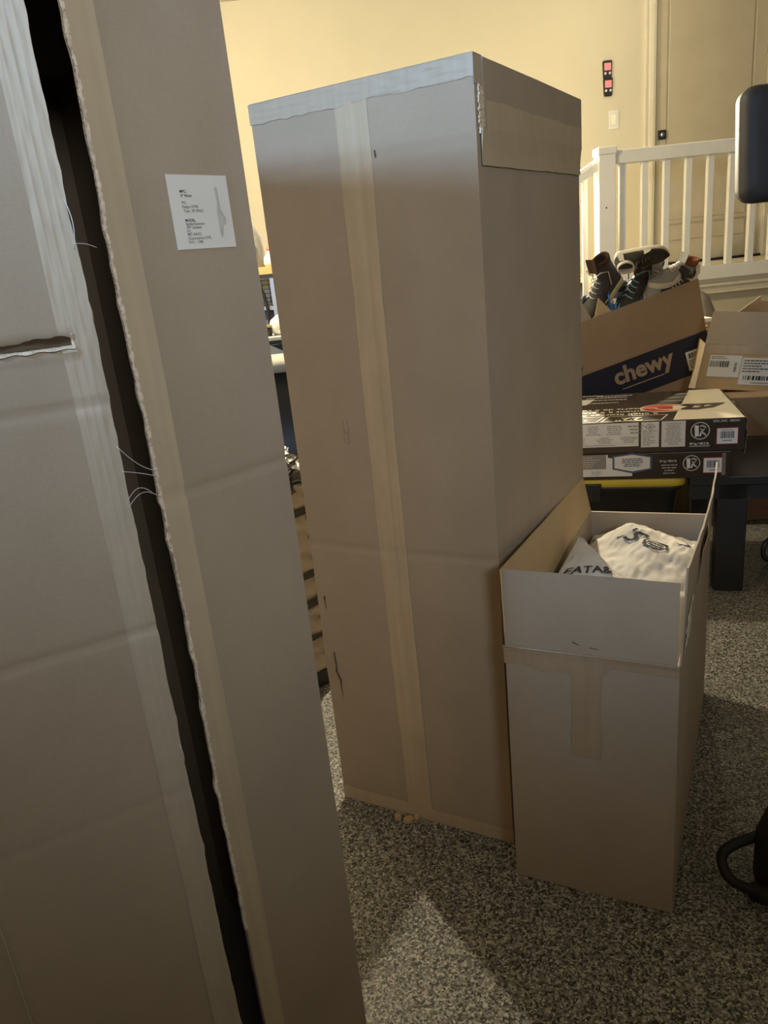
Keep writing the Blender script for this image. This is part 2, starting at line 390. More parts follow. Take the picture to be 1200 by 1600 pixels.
gd = thing('door_2', (-.1, YF, 0), 'sectional garage door with a row of panes behind the camera', 'door'); gd['kind'] = 'structure'; del gd['category']
for k in range(4):
    z0, z1 = k*.545, (k+1)*.545-.008
    if k < 3: block('door_panel', 'gdoor', gd, GX0, GX1, YF-.07, YF-.03, z0, z1)
multiblock('door_panel', 'gdoor', gd, [(GX0, -2.4, YF-.07, YF-.03, 1.64, GZ), (GX1-.25, GX1, YF-.07, YF-.03, 1.64, GZ), (-2.4, GX1-.25, YF-.07, YF-.03, 1.64, 2.16), (-2.4, GX1-.25, YF-.07, YF-.03, 2.56, GZ)]
    + [(x-.03, x+.03, YF-.07, YF-.03, 2.16, 2.56) for x in (-1.35, -.25, .95)])
for xa, xb in ((-2.4, -1.38), (-1.32, -.28), (-.22, .92), (.98, 2.15)):
    block('pane', 'glass', gd, xa, xb, YF-.055, YF-.045, 2.16, 2.56)
# back door with casing
dr = thing('door_1', (DX0, YB, LZ), 'taupe panelled house door at the top of the landing', 'door'); dr['kind'] = 'structure'; del dr['category']
DY = YB+.03
multiblock('door_leaf', 'door', dr, [(DX0, DX1, DY+.012, DY+.05, LZ+.01, DZ1),
    (DX0, DX0+.105, DY, DY+.012, LZ+.01, DZ1), (DX1-.105, DX1, DY, DY+.012, LZ+.01, DZ1),
    (DX0+.105, DX1-.105, DY, DY+.012, LZ+.01, LZ+.20), (DX0+.105, DX1-.105, DY, DY+.012, LZ+.37, LZ+.385), (DX0+.105, DX1-.105, DY, DY+.012, DZ1-.12, DZ1)])
block('door_panel', 'door', dr, DX0+.125, DX1-.125, DY+.004, DY+.014, LZ+.41, DZ1-.14, bv=.004)
block('door_panel', 'door', dr, DX0+.125, DX1-.125, DY+.004, DY+.014, LZ+.22, LZ+.35, bv=.004)
db = block('deadbolt', 'blackmetal', dr, DX0+.028, DX0+.104, DY-.018, DY, LZ+1.115, LZ+1.195, bv=.006)
tube('lock_cylinder', 'steel', db, [(DX0+.066, DY-.018, LZ+1.155), (DX0+.066, DY-.03, LZ+1.155)], .02, 14)
hd = block('handle_plate', 'blackmetal', dr, DX0+.028, DX0+.104, DY-.015, DY, LZ+.955, LZ+1.035, bv=.005)
tube('lever', 'blackmetal', hd, [(DX0+.066, DY-.015, LZ+.995), (DX0+.066, DY-.055, LZ+.995), (DX0+.08, DY-.06, LZ+.995), (DX0+.20, DY-.058, LZ+.992)], .009, 8)
block('threshold', 'black', dr, DX0-.02, DX1+.02, YB-.02, DY+.02, LZ, LZ+.022)
tr = thing('trim_1', (DX0-.05, YB, LZ), 'cream door casing with stepped profile', 'trim'); tr['kind'] = 'structure'; del tr['category']
for side, xa in ((-1, DX0-.012), (1, DX1+.012)):
    for d, (a, b, t) in enumerate(((0, .02, .012), (.02, .055, .022), (.055, .085, .016), (.085, .10, .026))):
        block('casing_strip', 'trim', tr, min(xa+side*a, xa+side*b), max(xa+side*a, xa+side*b), YB-t, YB, LZ, DZ1+.03)
block('casing_strip', 'trim', tr, DX0-.112, DX1+.112, YB-.024, YB, DZ1+.015, DZ1+.11)
multiblock('door_jamb', 'door', tr, [(DX0-.03, DX0-.004, YB, YB+.10, LZ, DZ1+.02), (DX1+.004, DX1+.03, YB, YB+.10, LZ, DZ1+.02)])
# landing, stairs
LX0, LY0 = 1.916, 6.35
struct(multiblock('landing', 'trim', None, [(LX0, XR, LY0+.03, YB, LZ-.05, LZ-.002)]))
struct(block('wall_landing', 'wall', None, LX0, XR, LY0+.06, LY0+.14, 0, LZ-.05))
fa = thing('trim_2', (LX0, LY0, LZ), 'white fascia boards below the landing railing', 'trim'); fa['kind'] = 'structure'; del fa['category']
block('fascia_board', 'white', fa, LX0, XR, LY0-.035, LY0+.05, LZ-.11, LZ-.002, bv=.004)
block('fascia_strip', 'trim', fa, LX0, XR, LY0+.01, LY0+.06, LZ-.145, LZ-.112)
block('fascia_strip', 'trim', fa, LX0, XR, LY0-.01, LY0+.06, LZ-.172, LZ-.147, bv=.004)
block('fascia_strip', 'trim', fa, LX0, XR, LY0+.012, LY0+.06, LZ-.203, LZ-.174)
block('fascia_strip', 'trim', fa, LX0, XR, LY0-.004, LY0+.06, LZ-.229, LZ-.205, bv=.004)
st = thing('stairs', (1.0, 6.9, 0), 'cream stairs down from the landing along the wall', 'stairs'); st['kind'] = 'structure'; del st['category']
NS = 7; rise = LZ/NS; run = .25
for k in range(1, NS):
    block('stair_step', 'trim', st, LX0-run*k, LX0-run*(k-1), LY0+.03, YB, 0, LZ-rise*k-.03)
    block('stair_tread', 'white', st, LX0-run*k-.02, LX0-run*(k-1), LY0+.01, YB, LZ-rise*k-.03, LZ-rise*k, bv=.005)
rl = thing('stair_railing', (2.016, LY0, LZ), 'white wooden railing with square balusters on the landing', 'railing')
PX = 2.016
po = block('newel_post', 'white', rl, PX-.067, PX+.067, LY0-.067, LY0+.067, LZ-.001, 2.164, bv=.004)
block('post_cap', 'white', po, PX-.075, PX+.075, LY0-.075, LY0+.075, 2.164, 2.221, bv=.008)
tube('screw_hole', 'ink', po, [(PX-.01, LY0-.066, LZ+.52), (PX-.01, LY0-.069, LZ+.52)], .006, 10)
block('handrail', 'white', rl, PX+.067, XR-.02, LY0-.05, LY0+.05, 2.091, 2.192, bv=.008)
for k in range(16):
    x = 2.156+.1748*k
    block('baluster', 'white', rl, x-.024, x+.024, LY0-.024, LY0+.024, LZ-.001, 2.091, bv=.002)
sl = rise/run
f_ = lambda x: 2.123+(x-PX)*sl*.78
def sloped(name, z0, z1, yw, par):
    xa, xb = .2, PX-.067
    v, fc = hexa([V((xa, LY0-yw, f_(xa)+z0)), V((xb, LY0-yw, f_(xb)+z0)), V((xb, LY0+yw, f_(xb)+z0)), V((xa, LY0+yw, f_(xa)+z0)),
                  V((xa, LY0-yw, f_(xa)+z1)), V((xb, LY0-yw, f_(xb)+z1)), V((xb, LY0+yw, f_(xb)+z1)), V((xa, LY0+yw, f_(xa)+z1))])
    return mesh_obj(name, v, fc, 'white', par)
sloped('stair_handrail', -.03, .035, .045, rl); sloped('stair_handrail_cap', .035, .06, .03, rl)
for k in range(10):
    x = PX-.156-.172*k
    zt = LZ-rise*math.ceil((LX0-x)/run-1e-6) if x < LX0 else LZ
    block('baluster', 'white', rl, x-.021, x+.021, LY0+.015, LY0+.04, max(zt, 0)-.001, f_(x)-.028, bv=.002)
block('newel_post', 'white', rl, .11, .24, LY0-.067, LY0+.067, 0, f_(.2)+.1, bv=.004)

# wall controls and light switch
def control(px, py, label):
    c = at(px, py, YB-.012); t = thing('garage_remote_panel', (c.x, YB, c.z-.07), label, 'wall control', 'wall controls beside the door')
    w, h = .086, .148
    out = [(x*(1 if y > -.02 else .88), y) for x, y in rr(w, h, .014)]
    rings = [[V((c.x+x*s, y_, c.z+y*s)) for x, y in out] for y_, s in ((YB-.001, 1.0), (YB-.016, 1.0), (YB-.021, .9))]
    ring_loft('housing', 'blackmetal', t, rings, smooth=False)
    block('screen', 'screen', t, c.x-.030, c.x+.030, YB-.0235, YB-.0205, c.z-.006, c.z+.052)
    tube('indicator', 'led', t, [(c.x-.002, YB-.0235, c.z+.008), (c.x-.002, YB-.026, c.z+.008)], .011, 12)
    for s in (-1, 1):
        tube('button', 'creampl', t, [(c.x+s*.02, YB-.021, c.z-.030), (c.x+s*.02, YB-.026, c.z-.030)], .011, 12)
control(949, 109, 'black wall control with red lit screen, upper of the two')
control(950, 136, 'black wall control with red lit screen, lower of the two')
c = at(959, 187, YB)
t = thing('light_switch', (c.x, YB, c.z-.06), 'cream rocker light switch beside the door', 'light switch')
block('wall_plate', 'creampl', t, c.x-.047, c.x+.047, YB-.008, YB, c.z-.081, c.z+.081, bv=.004)
rk = Panel((c.x-.021, YB-.012, c.z-.042), (c.x+.021, YB-.012, c.z-.042), (c.x+.021, YB-.024, c.z+.042), (c.x-.021, YB-.024, c.z+.042))
sheet('rocker', 'white', t, rk, th=.012)
# ceiling lamps
for nm, L in (('beyond the near carton', L1), ('above the landing', L3)):
    t = thing('ceiling_lamp', (L.x, L.y, CEIL), 'bare warm bulb hanging on a white cord, '+nm, 'lamp')
    ring = lambda z, r: [V((L.x+r*math.cos(a*math.pi/10), L.y+r*math.sin(a*math.pi/10), z)) for a in range(20)]
    ring_loft('lampholder', 'white', t, [ring(CEIL-.001, .06), ring(CEIL-.03, .058), ring(CEIL-.05, .03), ring(CEIL-.07, .026)])
    zn = L.z+.08
    tube('cord', 'white', t, [(L.x, L.y, CEIL-.07), (L.x, L.y, zn+.02)], .006, 8)
    ring_loft('bulb_neck', 'chrome', t, [ring(zn+.03, .02), ring(zn+.01, .022), ring(zn, .018)])

t = thing('flood_lamp', (L2.x, YB, L2.z), 'white wall floodlight behind the tall carton', 'lamp')
ringy = lambda y, r: [V((L2.x+r*math.cos(a*math.pi/10), y, L2.z+r*math.sin(a*math.pi/10))) for a in range(20)]
ring_loft('wall_base', 'white', t, [ringy(YB-.001, .06), ringy(YB-.02, .06), ringy(YB-.03, .03), ringy(YB-.10, .02)])
ring_loft('reflector', 'white', t, [ringy(YB-.10, .03), ringy(YB-.15, .06), ringy(YB-.255, .085), ringy(YB-.25, .078), ringy(YB-.15, .05)], cap1=False)
t = thing('added_fill_lamp', (FILL.x, FILL.y, FILL.z-.1), 'white lamp body on two cords, added behind the camera for the fill spot', 'lamp')
block('lamp_housing', 'white', t, FILL.x-.18, FILL.x+.18, FILL.y-.24, FILL.y-.17, FILL.z-.14, FILL.z+.14, bv=.01)
for sx in (-.14, .14): tube('cord', 'white', t, [(FILL.x+sx, FILL.y-.2, FILL.z+.14), (FILL.x+sx, FILL.y-.2, CEIL)], .004, 6)
t = thing('added_opener', (OPN.x, OPN.y, OPN.z+.02), 'grey garage door opener added under the ceiling to carry the cool lamp', 'door opener')
block('motor_housing', 'greyp', t, OPN.x-.14, OPN.x+.14, OPN.y-.25, OPN.y+.25, OPN.z+.16, OPN.z+.36, bv=.02)
block('rail', 'steel', t, OPN.x-.02, OPN.x+.02, YF+.02, OPN.y-.2, OPN.z+.28, OPN.z+.32)
for sx in (-.1, .1): block('hanger_strap', 'steel', t, OPN.x+sx-.012, OPN.x+sx+.012, OPN.y, OPN.y+.003, OPN.z+.35, CEIL)
# ================================================================== CARDBOARD BOXES
def crease(t, t0, w, a): return -a*math.exp(-((t-t0)/w)**2)
# ---- tall taped carton in the middle
TO = V((-.204, 1.861, 0)); F = frame(TO, -29.06); TW, TD, TH = .527, .85, 1.872
t = thing('tall_carton', TO, 'tall closed cardboard carton with a taped centre seam, standing behind the open box', 'cardboard box')
def dL(u, v):
    z = v*TH; d = .010*math.sin(math.pi*u)*math.sin(math.pi*v)
    d += crease(z, 1.722, .006, .0025)+crease(z, .825, .006, .004)
    d += .0012*nz(u*3, v*9, 1)
    if u > .86: d += .0016*math.sin(z*330)*math.exp(-((z-1.58)/.12)**2)*min(1, (u-.86)/.06)*(1 if u < .985 else 0)
    d += .007*math.exp(-(((u-.04)/.05)**2+((z-.47)/.05)**2))
    d += .0025*(1 if u > .505 else 0)*(.5+.5*math.sin(v*4))      # one flap edge stands a little proud along the seam
    return d
PL = Panel(F(0, 0, 0), F(TW, 0, 0), F(TW, 0, TH), F(-.004, 0, TH), dL)
sheet('front_panel', 'card', t, PL, 64, 200, .006)
def dR(u, v):
    z = v*TH
    return .008*math.sin(math.pi*u)*math.sin(math.pi*v)+crease(z, .825, .006, .003)+.001*nz(u*4, v*9, 5)
PR = Panel(F(TW, 0, 0), F(TW, TD, 0), F(TW, TD, TH+.03), F(TW, 0, TH), dR)
sheet('side_panel', 'card', t, PR, 30, 120, .006)
sheet('side_panel', 'card', t, Panel(F(0, TD, 0), F(0, 0, 0), F(-.004, 0, TH), F(0, TD, TH+.01)), 2, 2, .006)
sheet('back_panel', 'card', t, Panel(F(TW, TD, 0), F(0, TD, 0), F(0, TD, TH+.01), F(TW, TD, TH+.03)), 2, 2, .006)
sheet('top_flap', 'card', t, Panel(F(-.004, 0, TH), F(TW, 0, TH), F(TW, TD*.5, TH+.016), F(0, TD*.5, TH+.006)), 2, 2, .006)
sheet('top_flap', 'card', t, Panel(F(0, TD*.5, TH+.006), F(TW, TD*.5, TH+.016), F(TW, TD, TH+.03), F(0, TD, TH+.01)), 2, 2, .006)
jag = lambda a, s, k: (lambda x: (a*nz(x*s, k, 0)+a*.5*nz(x*s*4, k, 2), a*nz(x*s, k, 7)+a*.5*nz(x*s*4, k, 9)))
# centre tape
def seam(u, v): return -.0010*math.exp(-((u-.50)/.012)**2)+.0004*math.exp(-((u-.485)/.02)**2)
sheet('seam_tape', 'tape', t, PL, 16, 160, .0006, u0=.412, u1=.556, v0=.022, v1=.985, off=.0012, ju=jag(.006, 6, 3), extra=seam)
ed = lambda u, v: .0015*nz(u*14, v*300, 3)+.001*math.sin(v*900+u*7)*.5
sheet('edge_tape', 'tape_grey', t, PL, 90, 10, .0006, u0=-.005, u1=1.003, v0=.978, v1=1.0, off=.0016, jv=lambda u: (.003*nz(u*6, 11, 0)+.0015*nz(u*25, 11, 2), 0), extra=ed)
sheet('edge_tape', 'tape', t, PL, 40, 3, .0006, u0=-.002, u1=1.003, v0=.001, v1=.024, off=.0014)
PT = Panel(F(-.004, 0, TH), F(TW, 0, TH), F(TW, .05, TH+.002), F(-.004, .05, TH+.001))
sheet('edge_tape', 'tape_grey', t, PT, 20, 2, .0006, off=.0014)
sheet('corner_tape', 'tape_grey', t, PR, 8, 4, .0006, u0=-.004, u1=.12, v0=.972, v1=.999, off=.0014, ju=jag(.01, 30, 5))
sheet('corner_tape', 'tape', t, PR, 6, 4, .0006, u0=.90, u1=1.0, v0=.958, v1=.999, off=.0014)
# flap of the lid held down on the side by a tape band
sheet('side_flap', 'card', t, PR, 20, 16, .005, u0=.045, u1=1.012, v0=.928, v1=.998, off=.0065)
sheet('band_tape', 'tape', t, PR, 30, 8, .0006, u0=.05, u1=1.006, v0=.930, v1=.958, off=.0078, jv=jag(.002, 8, 2))
sheet('band_tape', 'tape', t, PR, 30, 8, .0006, u0=.02, u1=1.0, v0=.894, v1=.931, off=.0040, jv=jag(.002, 8, 21), extra=lambda u, v: .004*max(0, (v-.91)/.02))
sheet('torn_edge', 'torn', t, PR, 3, 60, .003, u0=.015, u1=.045, v0=.925, v1=.972, off=.004, ju=lambda v: (.012*nz(v*260, 1, 1), .014*nz(v*330, 4, 2)), extra=lambda u, v: .003*nz(u*90, v*500, 1))
# torn spot low on the left edge, small puncture
rip = mesh_obj('rip', [PL.p(u, z/TH, .0016) for u, z in ((.066, .508), (.074, .47), (.070, .44), (.086, .415), (.080, .385), (.084, .345), (.075, .385), (.076, .412), (.061, .44), (.064, .47))], [tuple(range(10))], 'slit', t)
lip = Panel(PL.p(.018, .43/TH, .001), PL.p(.066, .45/TH, .001), PL.p(.069, .505/TH, .010), PL.p(.050, .50/TH, .002))
sheet('rip_lip', 'card', t, lip, 6, 6, .002)
mesh_obj('puncture', [PL.p(u, z/TH, .0015) for u, z in ((.040, .668), (.052, .672), (.046, .655), (.050, .635), (.047, .632), (.042, .652))], [tuple(range(6))], 'slit', t)
mesh_obj('puncture', [PL.p(u, z/TH, .0016) for u, z in ((.572, 1.735), (.578, 1.735), (.579, 1.722), (.573, 1.720))], [tuple(range(4))], 'slit', t)
for k, (u, z) in enumerate(((.303, 1.145), (.300, 1.115))):
    sheet('dent', 'card', t, PL, 4, 6, .0008, u0=u-.012, u1=u+.008, v0=(z-.014)/TH, v1=(z+.014)/TH, off=.0012, extra=lambda a, b: .002*abs(math.sin(a*250)))
for k, (px, py, sz) in enumerate(((622, 1276, .018), (640, 1280, .022), (652, 1277, .012))):
    q = atz(px, py+2, 0); pts = []
    for a in range(7): pts.append((math.cos(a*.9)*sz*random.uniform(.6, 1), math.sin(a*.9)*sz*random.uniform(.5, .9)))
    vs = [V((q.x+x, q.y+y, .0005)) for x, y in pts]+[V((q.x+x*.9, q.y+y*.9, .006+.006*random.random())) for x, y in pts]
    tag(mesh_obj('cardboard_scrap', vs, [tuple(reversed(range(7))), tuple(range(7, 14))]+[(i, (i+1) % 7, 7+(i+1) % 7, 7+i) for i in range(7)], 'card_tan', None),
        'torn cardboard scrap on the floor under the tall carton seam, %s of three' % ('leftmost', 'middle', 'rightmost')[k], 'scrap', 'scraps under the tall carton')

# ---- near carton with its slit-open front
A = V((-.533, .735, 0)); B = V((-.134, 1.041, 0)); H2 = 1.872
cx = (B-A).normalized(); cyv = V((-cx.y, cx.x, 0)); D2 = .62
t = thing('slit_open_carton', A, 'tall cardboard carton nearest the camera, its front seam cut open into a dark gap', 'cardboard box')
g2 = lambda p, d, z: p+cyv*d+V((0, 0, z))
LP = V((-.303, .847, 0)); RPt = V((-.134, 1.041, 0))-V((math.sin(math.radians(43)), math.cos(math.radians(43)), 0))*.212
def dLF(u, v):
    z = v*H2
    d = .003*math.sin(math.pi*v)+.0012*nz(u*4, v*8, 2)+crease(z, 1.385, .004, .003)+crease(z, 1.101, .005, .003)+crease(z, .86, .006, .0012)
    if u < .92: d += -.007*math.exp(-((z-1.4575-.004*nz(u*9, 1, 1))/.0045)**2)+.003*math.exp(-((z-1.447)/.003)**2)
    return d
PLF = Panel(A, LP, LP+V((0.006, 0.003, H2)), A+V((0, 0, H2)), dLF)
def ragL(v): return (0, .010*nz(v*7, 3, 3)+.007*nz(v*30, 5, 1)+.008*max(0, nz(v*80, 2, 2)))
sheet('front_flap', 'card', t, PLF, 40, 320, .005, ju=ragL)
def dRF(u, v):
    z = v*H2
    return .003*math.sin(math.pi*v)+.001*nz(u*3, v*8, 12)+crease(z, 1.254, .005, .0025)
PRF = Panel(RPt, B, B+V((0, 0, H2)), RPt+V((.004, .004, H2)), dRF)
def ragR(v): return (.014*nz(v*8, 1, 3)+.008*nz(v*40, 5, 8), 0)
sheet('front_flap', 'card', t, PRF, 30, 320, .005, ju=ragR)
sheet('side_panel', 'card_in', t, Panel(B, g2(B, D2, 0), g2(B, D2, H2), g2(B, 0, H2)), 2, 2, .005)
sheet('side_panel', 'card_in', t, Panel(g2(A, D2, 0), A, g2(A, 0, H2), g2(A, D2, H2)), 2, 2, .005)
sheet('back_panel', 'card_in', t, Panel(g2(B, D2, 0), g2(A, D2, 0), g2(A, D2, H2), g2(B, D2, H2)), 2, 2, .005)
sheet('top_flap', 'card', t, Panel(g2(A, -.05, H2+.005), g2(B, -.02, H2+.005), g2(B, D2, H2+.005), g2(A, D2, H2+.005)), 2, 2, .005)
sheet('bottom_flap', 'card', t, Panel(g2(A, D2, .002), g2(B, D2, .002), g2(B, 0, .002), g2(A, 0, .002)), 2, 2, .004)
# left flap: wide reinforced tape along its cut edge
def tapeL(u, v): return .0005*nz(u*40, v*60, 4)+sum(.00025*math.exp(-((u-c-.006*nz(v*5, c*9, 1))/.0045)**2) for c in (.890, .925, .958))+.0012*max(0, nz(u*12, v*26, 5)-.25)
sheet('seam_tape', 'tape_grey', t, PLF, 34, 320, .0006, u0=.858, u1=.999, v0=.002, v1=1.0, off=.0013, ju=lambda v: (.006*nz(v*12, 8, 8), ragL(v)[1]+.006*nz(v*55, 2, 5)), extra=tapeL)
sheet('seam_tape', 'tape', t, PRF, 10, 200, .0006, u0=.002, u1=.172, v0=.002, v1=1.0, off=.0012, ju=lambda v: (ragR(v)[0]+.004, .006*nz(v*6, 9, 9)))
# ragged paper fibres on the cut edge of the right flap
PE = Panel(RPt+V((-.0045, -.0035, 0)), RPt+V((.001, .001, 0)), RPt+V((.005, .005, H2)), RPt+V((0, 0, H2)), dRF)
sheet('torn_edge', 'torn', t, PRF, 3, 420, .004, u0=-.012, u1=.010, v0=.30, v1=1.0, off=.0016,
      ju=lambda v: (ragR(v)[0]+.016*nz(v*60, 7, 1)+.018*max(0, nz(v*9, 6, 1)), ragR(v)[0]+.008*nz(v*90, 3, 1)), extra=lambda u, v: .003*nz(u*60, v*420, 2))
sheet('corner_tape', 'tape_grey', t, PLF, 6, 120, .0006, u0=.0, u1=.01, v0=.002, v1=1.0, off=.0014)
# neighbouring face beyond the left corner
sheet('side_flap', 'card', t, Panel(A+V((-.16, -.035, 0)), A+V((0, 0, 0)), A+V((0, 0, H2)), A+V((-.16, -.035, H2))), 4, 4, .005)
# slot torn across the left flap
sheet('torn_slot', 'slit', t, PLF, 30, 4, .0008, u0=.30, u1=.905, v0=1.4535/H2, v1=1.4605/H2, off=.0022, jv=lambda u: (.0008*nz(u*30, 1, 1), .0012*nz(u*24, 3, 1)+(.0016 if .72 < u < .9 else 0)))
sheet('torn_edge', 'torn', t, PLF, 30, 3, .001, u0=.28, u1=.91, v0=1.4495/H2, v1=1.4525/H2, off=.003, jv=lambda u: (.0008*nz(u*20, 2, 1), .0010*nz(u*26, 5, 1)))
sheet('torn_edge', 'torn', t, PLF, 4, 10, .001, u0=.902, u1=.912, v0=1.450/H2, v1=1.466/H2, off=.003)
# shipping label
lab = sheet('shipping_label', 'paper', t, PRF, 4, 4, .0004, u0=1-.123/.212, u1=1-.0325/.212, v0=1.544/H2, v1=1.628/H2, off=.0012)
ux = (B-RPt).normalized(); uz = V((0, 0, 1)); lo = B-ux*.123+V((0, 0, 1.544))+PRF.n*(dRF(.7, .84)+.0016)
def lt(s, x, y, sz, m='inkgrey', b=.0): return lettering('label_print', m, lab, s, sz, lo+ux*x+uz*y, ux, uz, bold=b)
for s, x, y, m in (('MPC:', .018, .0640, 'ink'), ('SP Maker', .0185, .0595, 'inkgrey'), ('PO:', .0185, .0515, 'inkgrey'), ('Pasguz 57NE', .0185, .0470, 'inkgrey'), ('Type : SP 09A21', .0195, .0423, 'inkgrey'),
                   ('MODEL', .0195, .0315, 'ink'), ('SenfamSulution', .0198, .0276, 'inkgrey'), ('SPF Updater', .020, .0237, 'inkgrey'), ('LH', .0195, .0198, 'inkgrey'),
                   ('MD: BAXC', .0198, .0158, 'inkgrey'), ('Quarantaine:(15/PL', .0196, .0112, 'inkgrey'), ('N.G. : 1588', .0198, .0068, 'inkgrey')):
    lt(s, x, y, .0044, m, .00006)
mesh_obj('smudge', [lo+ux*x+uz*y for x, y in ((.070, .070), (.074, .071), (.0745, .058), (.0755, .044), (.081, .034), (.080, .028), (.0755, .026), (.0735, .015), (.0715, .011), (.0695, .015), (.069, .03), (.0695, .044), (.0715, .054))], [tuple(range(13))], 'smudge', lab)
# loose reinforcing threads across the gap
def thread(p0, p1, sag, off=0.0):
    a, b = V(p0), V(p1); tube('loose_thread', 'thread', t, [a.lerp(b, k/8)+V((0, 0, -sag*math.sin(math.pi*k/8)))-cyv*off*math.sin(math.pi*k/8) for k in range(9)], .0004, 5)
lfp = lambda z: PLF.p(.99, z/H2, .002); rfp = lambda z: PRF.p(.0, z/H2, .002)
thread(lfp(1.335), rfp(1.292), .006); thread(lfp(1.305), rfp(1.285), -.001); thread(lfp(1.270), lfp(1.270).lerp(rfp(1.268), .75), -.010); thread(lfp(1.262), rfp(1.258), -.012)
thread(lfp(1.556), lfp(1.556).lerp(rfp(1.548), .6), -.002); thread(lfp(1.60), lfp(1.55), .0, .012)
thread(lfp(.93), lfp(.90), .0, .006)
# dark strip of board peeping out behind the near carton at the floor
q0 = atz(572, 1545, 0.0)
tag(block('dark_board', 'darkred', None, -.075, .045, -.004, .004, 0, .075, frame((q0.x-.055, q0.y-.11, 0), 62)), 'thin dark strip of board on the floor beside the near carton', 'board')

# ---- open box with raised flaps
FL, FR, BR, BL = V((.244, 1.502, 0)), V((.577, 1.338, 0)), V((1.035, 2.20, 0)), V((.69, 2.345, 0))
OZ, OT = .658, .845
Zv = lambda z: V((0, 0, z))
t = thing('open_carton', FL, 'open cardboard box with upright flaps holding a white cloth bag', 'cardboard box')
dO = lambda u, v: .004*math.sin(math.pi*u)*math.sin(math.pi*v)+.0008*nz(u*4, v*5, 31)
OFp = Panel(FL, FR, FR+Zv(OZ), FL+Zv(OZ), dO)
sheet('front_panel', 'card', t, OFp, 30, 50, .005)
nF = OFp.n
dFl = lambda u, v: .003*math.sin(math.pi*u)*v+.0006*nz(u*5, v*4, 3)
OFl = Panel(FL+Zv(OZ)+nF*.001, FR+Zv(OZ)+nF*.001-(FR-FL)*.012, FR+Zv(OT)-nF*.006-(FR-FL)*.01, FL+Zv(OT)-nF*.006-(FR-FL)*.008, dFl)
sheet('front_flap', 'card', t, OFl, 24, 12, .004)
ORp = Panel(FR, BR, BR+Zv(OZ), FR+Zv(OZ), lambda u, v: .006*math.sin(math.pi*u)*v+.001*nz(u*6, v*5, 8))
sheet('side_panel', 'card', t, ORp, 40, 30, .005)
outR = V((BR-FR).y, 0, 0) if False else (BR-FR).cross(V((0, 0, 1))).normalized()
ORf = Panel(FR+Zv(OZ)+outR*.003, BR+Zv(OZ), BR+Zv(OT-.012)+outR*.012-(BR-FR)*.01, FR+Zv(OT+.03)+outR*.010+(BR-FR)*.015, lambda u, v: .010*math.sin(math.pi*u)*v+.002*nz(u*9, v*3, 4))
sheet('side_flap', 'card', t, ORf, 40, 12, .004, jv=lambda u: (0, .03*nz(u*14, 1, 1)))
OLp = Panel(BL, FL, FL+Zv(OZ), BL+Zv(OZ))
sheet('side_panel', 'card', t, OLp, 6, 6, .005)
outL = -(BL-FL).cross(V((0, 0, 1))).normalized()
OLf = Panel(BL+Zv(OZ), FL+Zv(OZ), FL+Zv(OT)+outL*.004, BL+Zv(.775)+outL*.025, lambda u, v: .002*nz(u*6, v*3, 14))
sheet('side_flap', 'card_tan', t, OLf, 24, 8, .004)
sheet('back_panel', 'card', t, Panel(BR, BL, BL+Zv(OZ), BR+Zv(OZ)), 6, 6, .005)
bo = (BL-BR).cross(V((0, 0, 1))).normalized()
bo = bo if bo.y > 0 else -bo
sheet('back_flap', 'card', t, Panel(BR+Zv(OZ-.17)+bo*.045, BL+Zv(OZ-.17)+bo*.045, BL+Zv(OZ)+bo*.002, BR+Zv(OZ)+bo*.002), 6, 6, .004)
sheet('bottom_panel', 'card', t, Panel(BL+Zv(.006), BR+Zv(.006), FR+Zv(.006), FL+Zv(.006)), 1, 1, .005)
# tape residue at the fold: shiny ridge, wavy lower strip, centre tape
sheet('fold_tape', 'clear', t, OFp, 40, 8, .0006, u0=-.01, u1=1.0, v0=.932, v1=1.003, off=.0022,
      jv=lambda u: ((.022*nz(u*5, 4, 4)-.012*math.sin(math.pi*min(1, u*1.7)) if u < .6 else .03), 0), extra=lambda u, v: .0025*math.exp(-((v-.995)/.006)**2)+.001*nz(u*20, v*30, 2))
sheet('seam_tape', 'clear', t, OFp, 6, 20, .0006, u0=.40, u1=.57, v0=.60, v1=.95, off=.0014, ju=jag(.01, 8, 2))
fold = [OFl.p(u, .0, .0025) for u in [k/20 for k in range(21)]]
tube('fold_ridge', 'clear', t, fold, .0022, 6)
mesh_obj('puncture', [OFl.p(u, v, .001) for u, v in ((.41, .155), (.455, .118), (.46, .12), (.42, .165))], [(0, 1, 2, 3)], 'slit', t)
mesh_obj('puncture', [OFl.p(u, v, .001) for u, v in ((.51, .105), (.565, .092), (.566, .10), (.52, .112))], [(0, 1, 2, 3)], 'slit', t)
sheet('torn_patch', 'torn', t, ORf, 8, 6, .0008, u0=.05, u1=.17, v0=.0, v1=.42, off=.0022, ju=jag(.03, 4, 6), extra=lambda u, v: .004*nz(u*30, v*9, 1))
mesh_obj('rip', [ORf.p(u, v, .0025) for u, v in ((.30, .80), (.34, .86), (.36, .5), (.33, .2), (.31, .45))], [tuple(range(5))], 'slit', t)
sheet('rip_lip', 'card_tan', t, Panel(ORf.p(.34, .55, .002), ORf.p(.40, .55, .002), ORf.p(.40, .9, .004), ORf.p(.34, .86, .012)), 4, 4, .002)

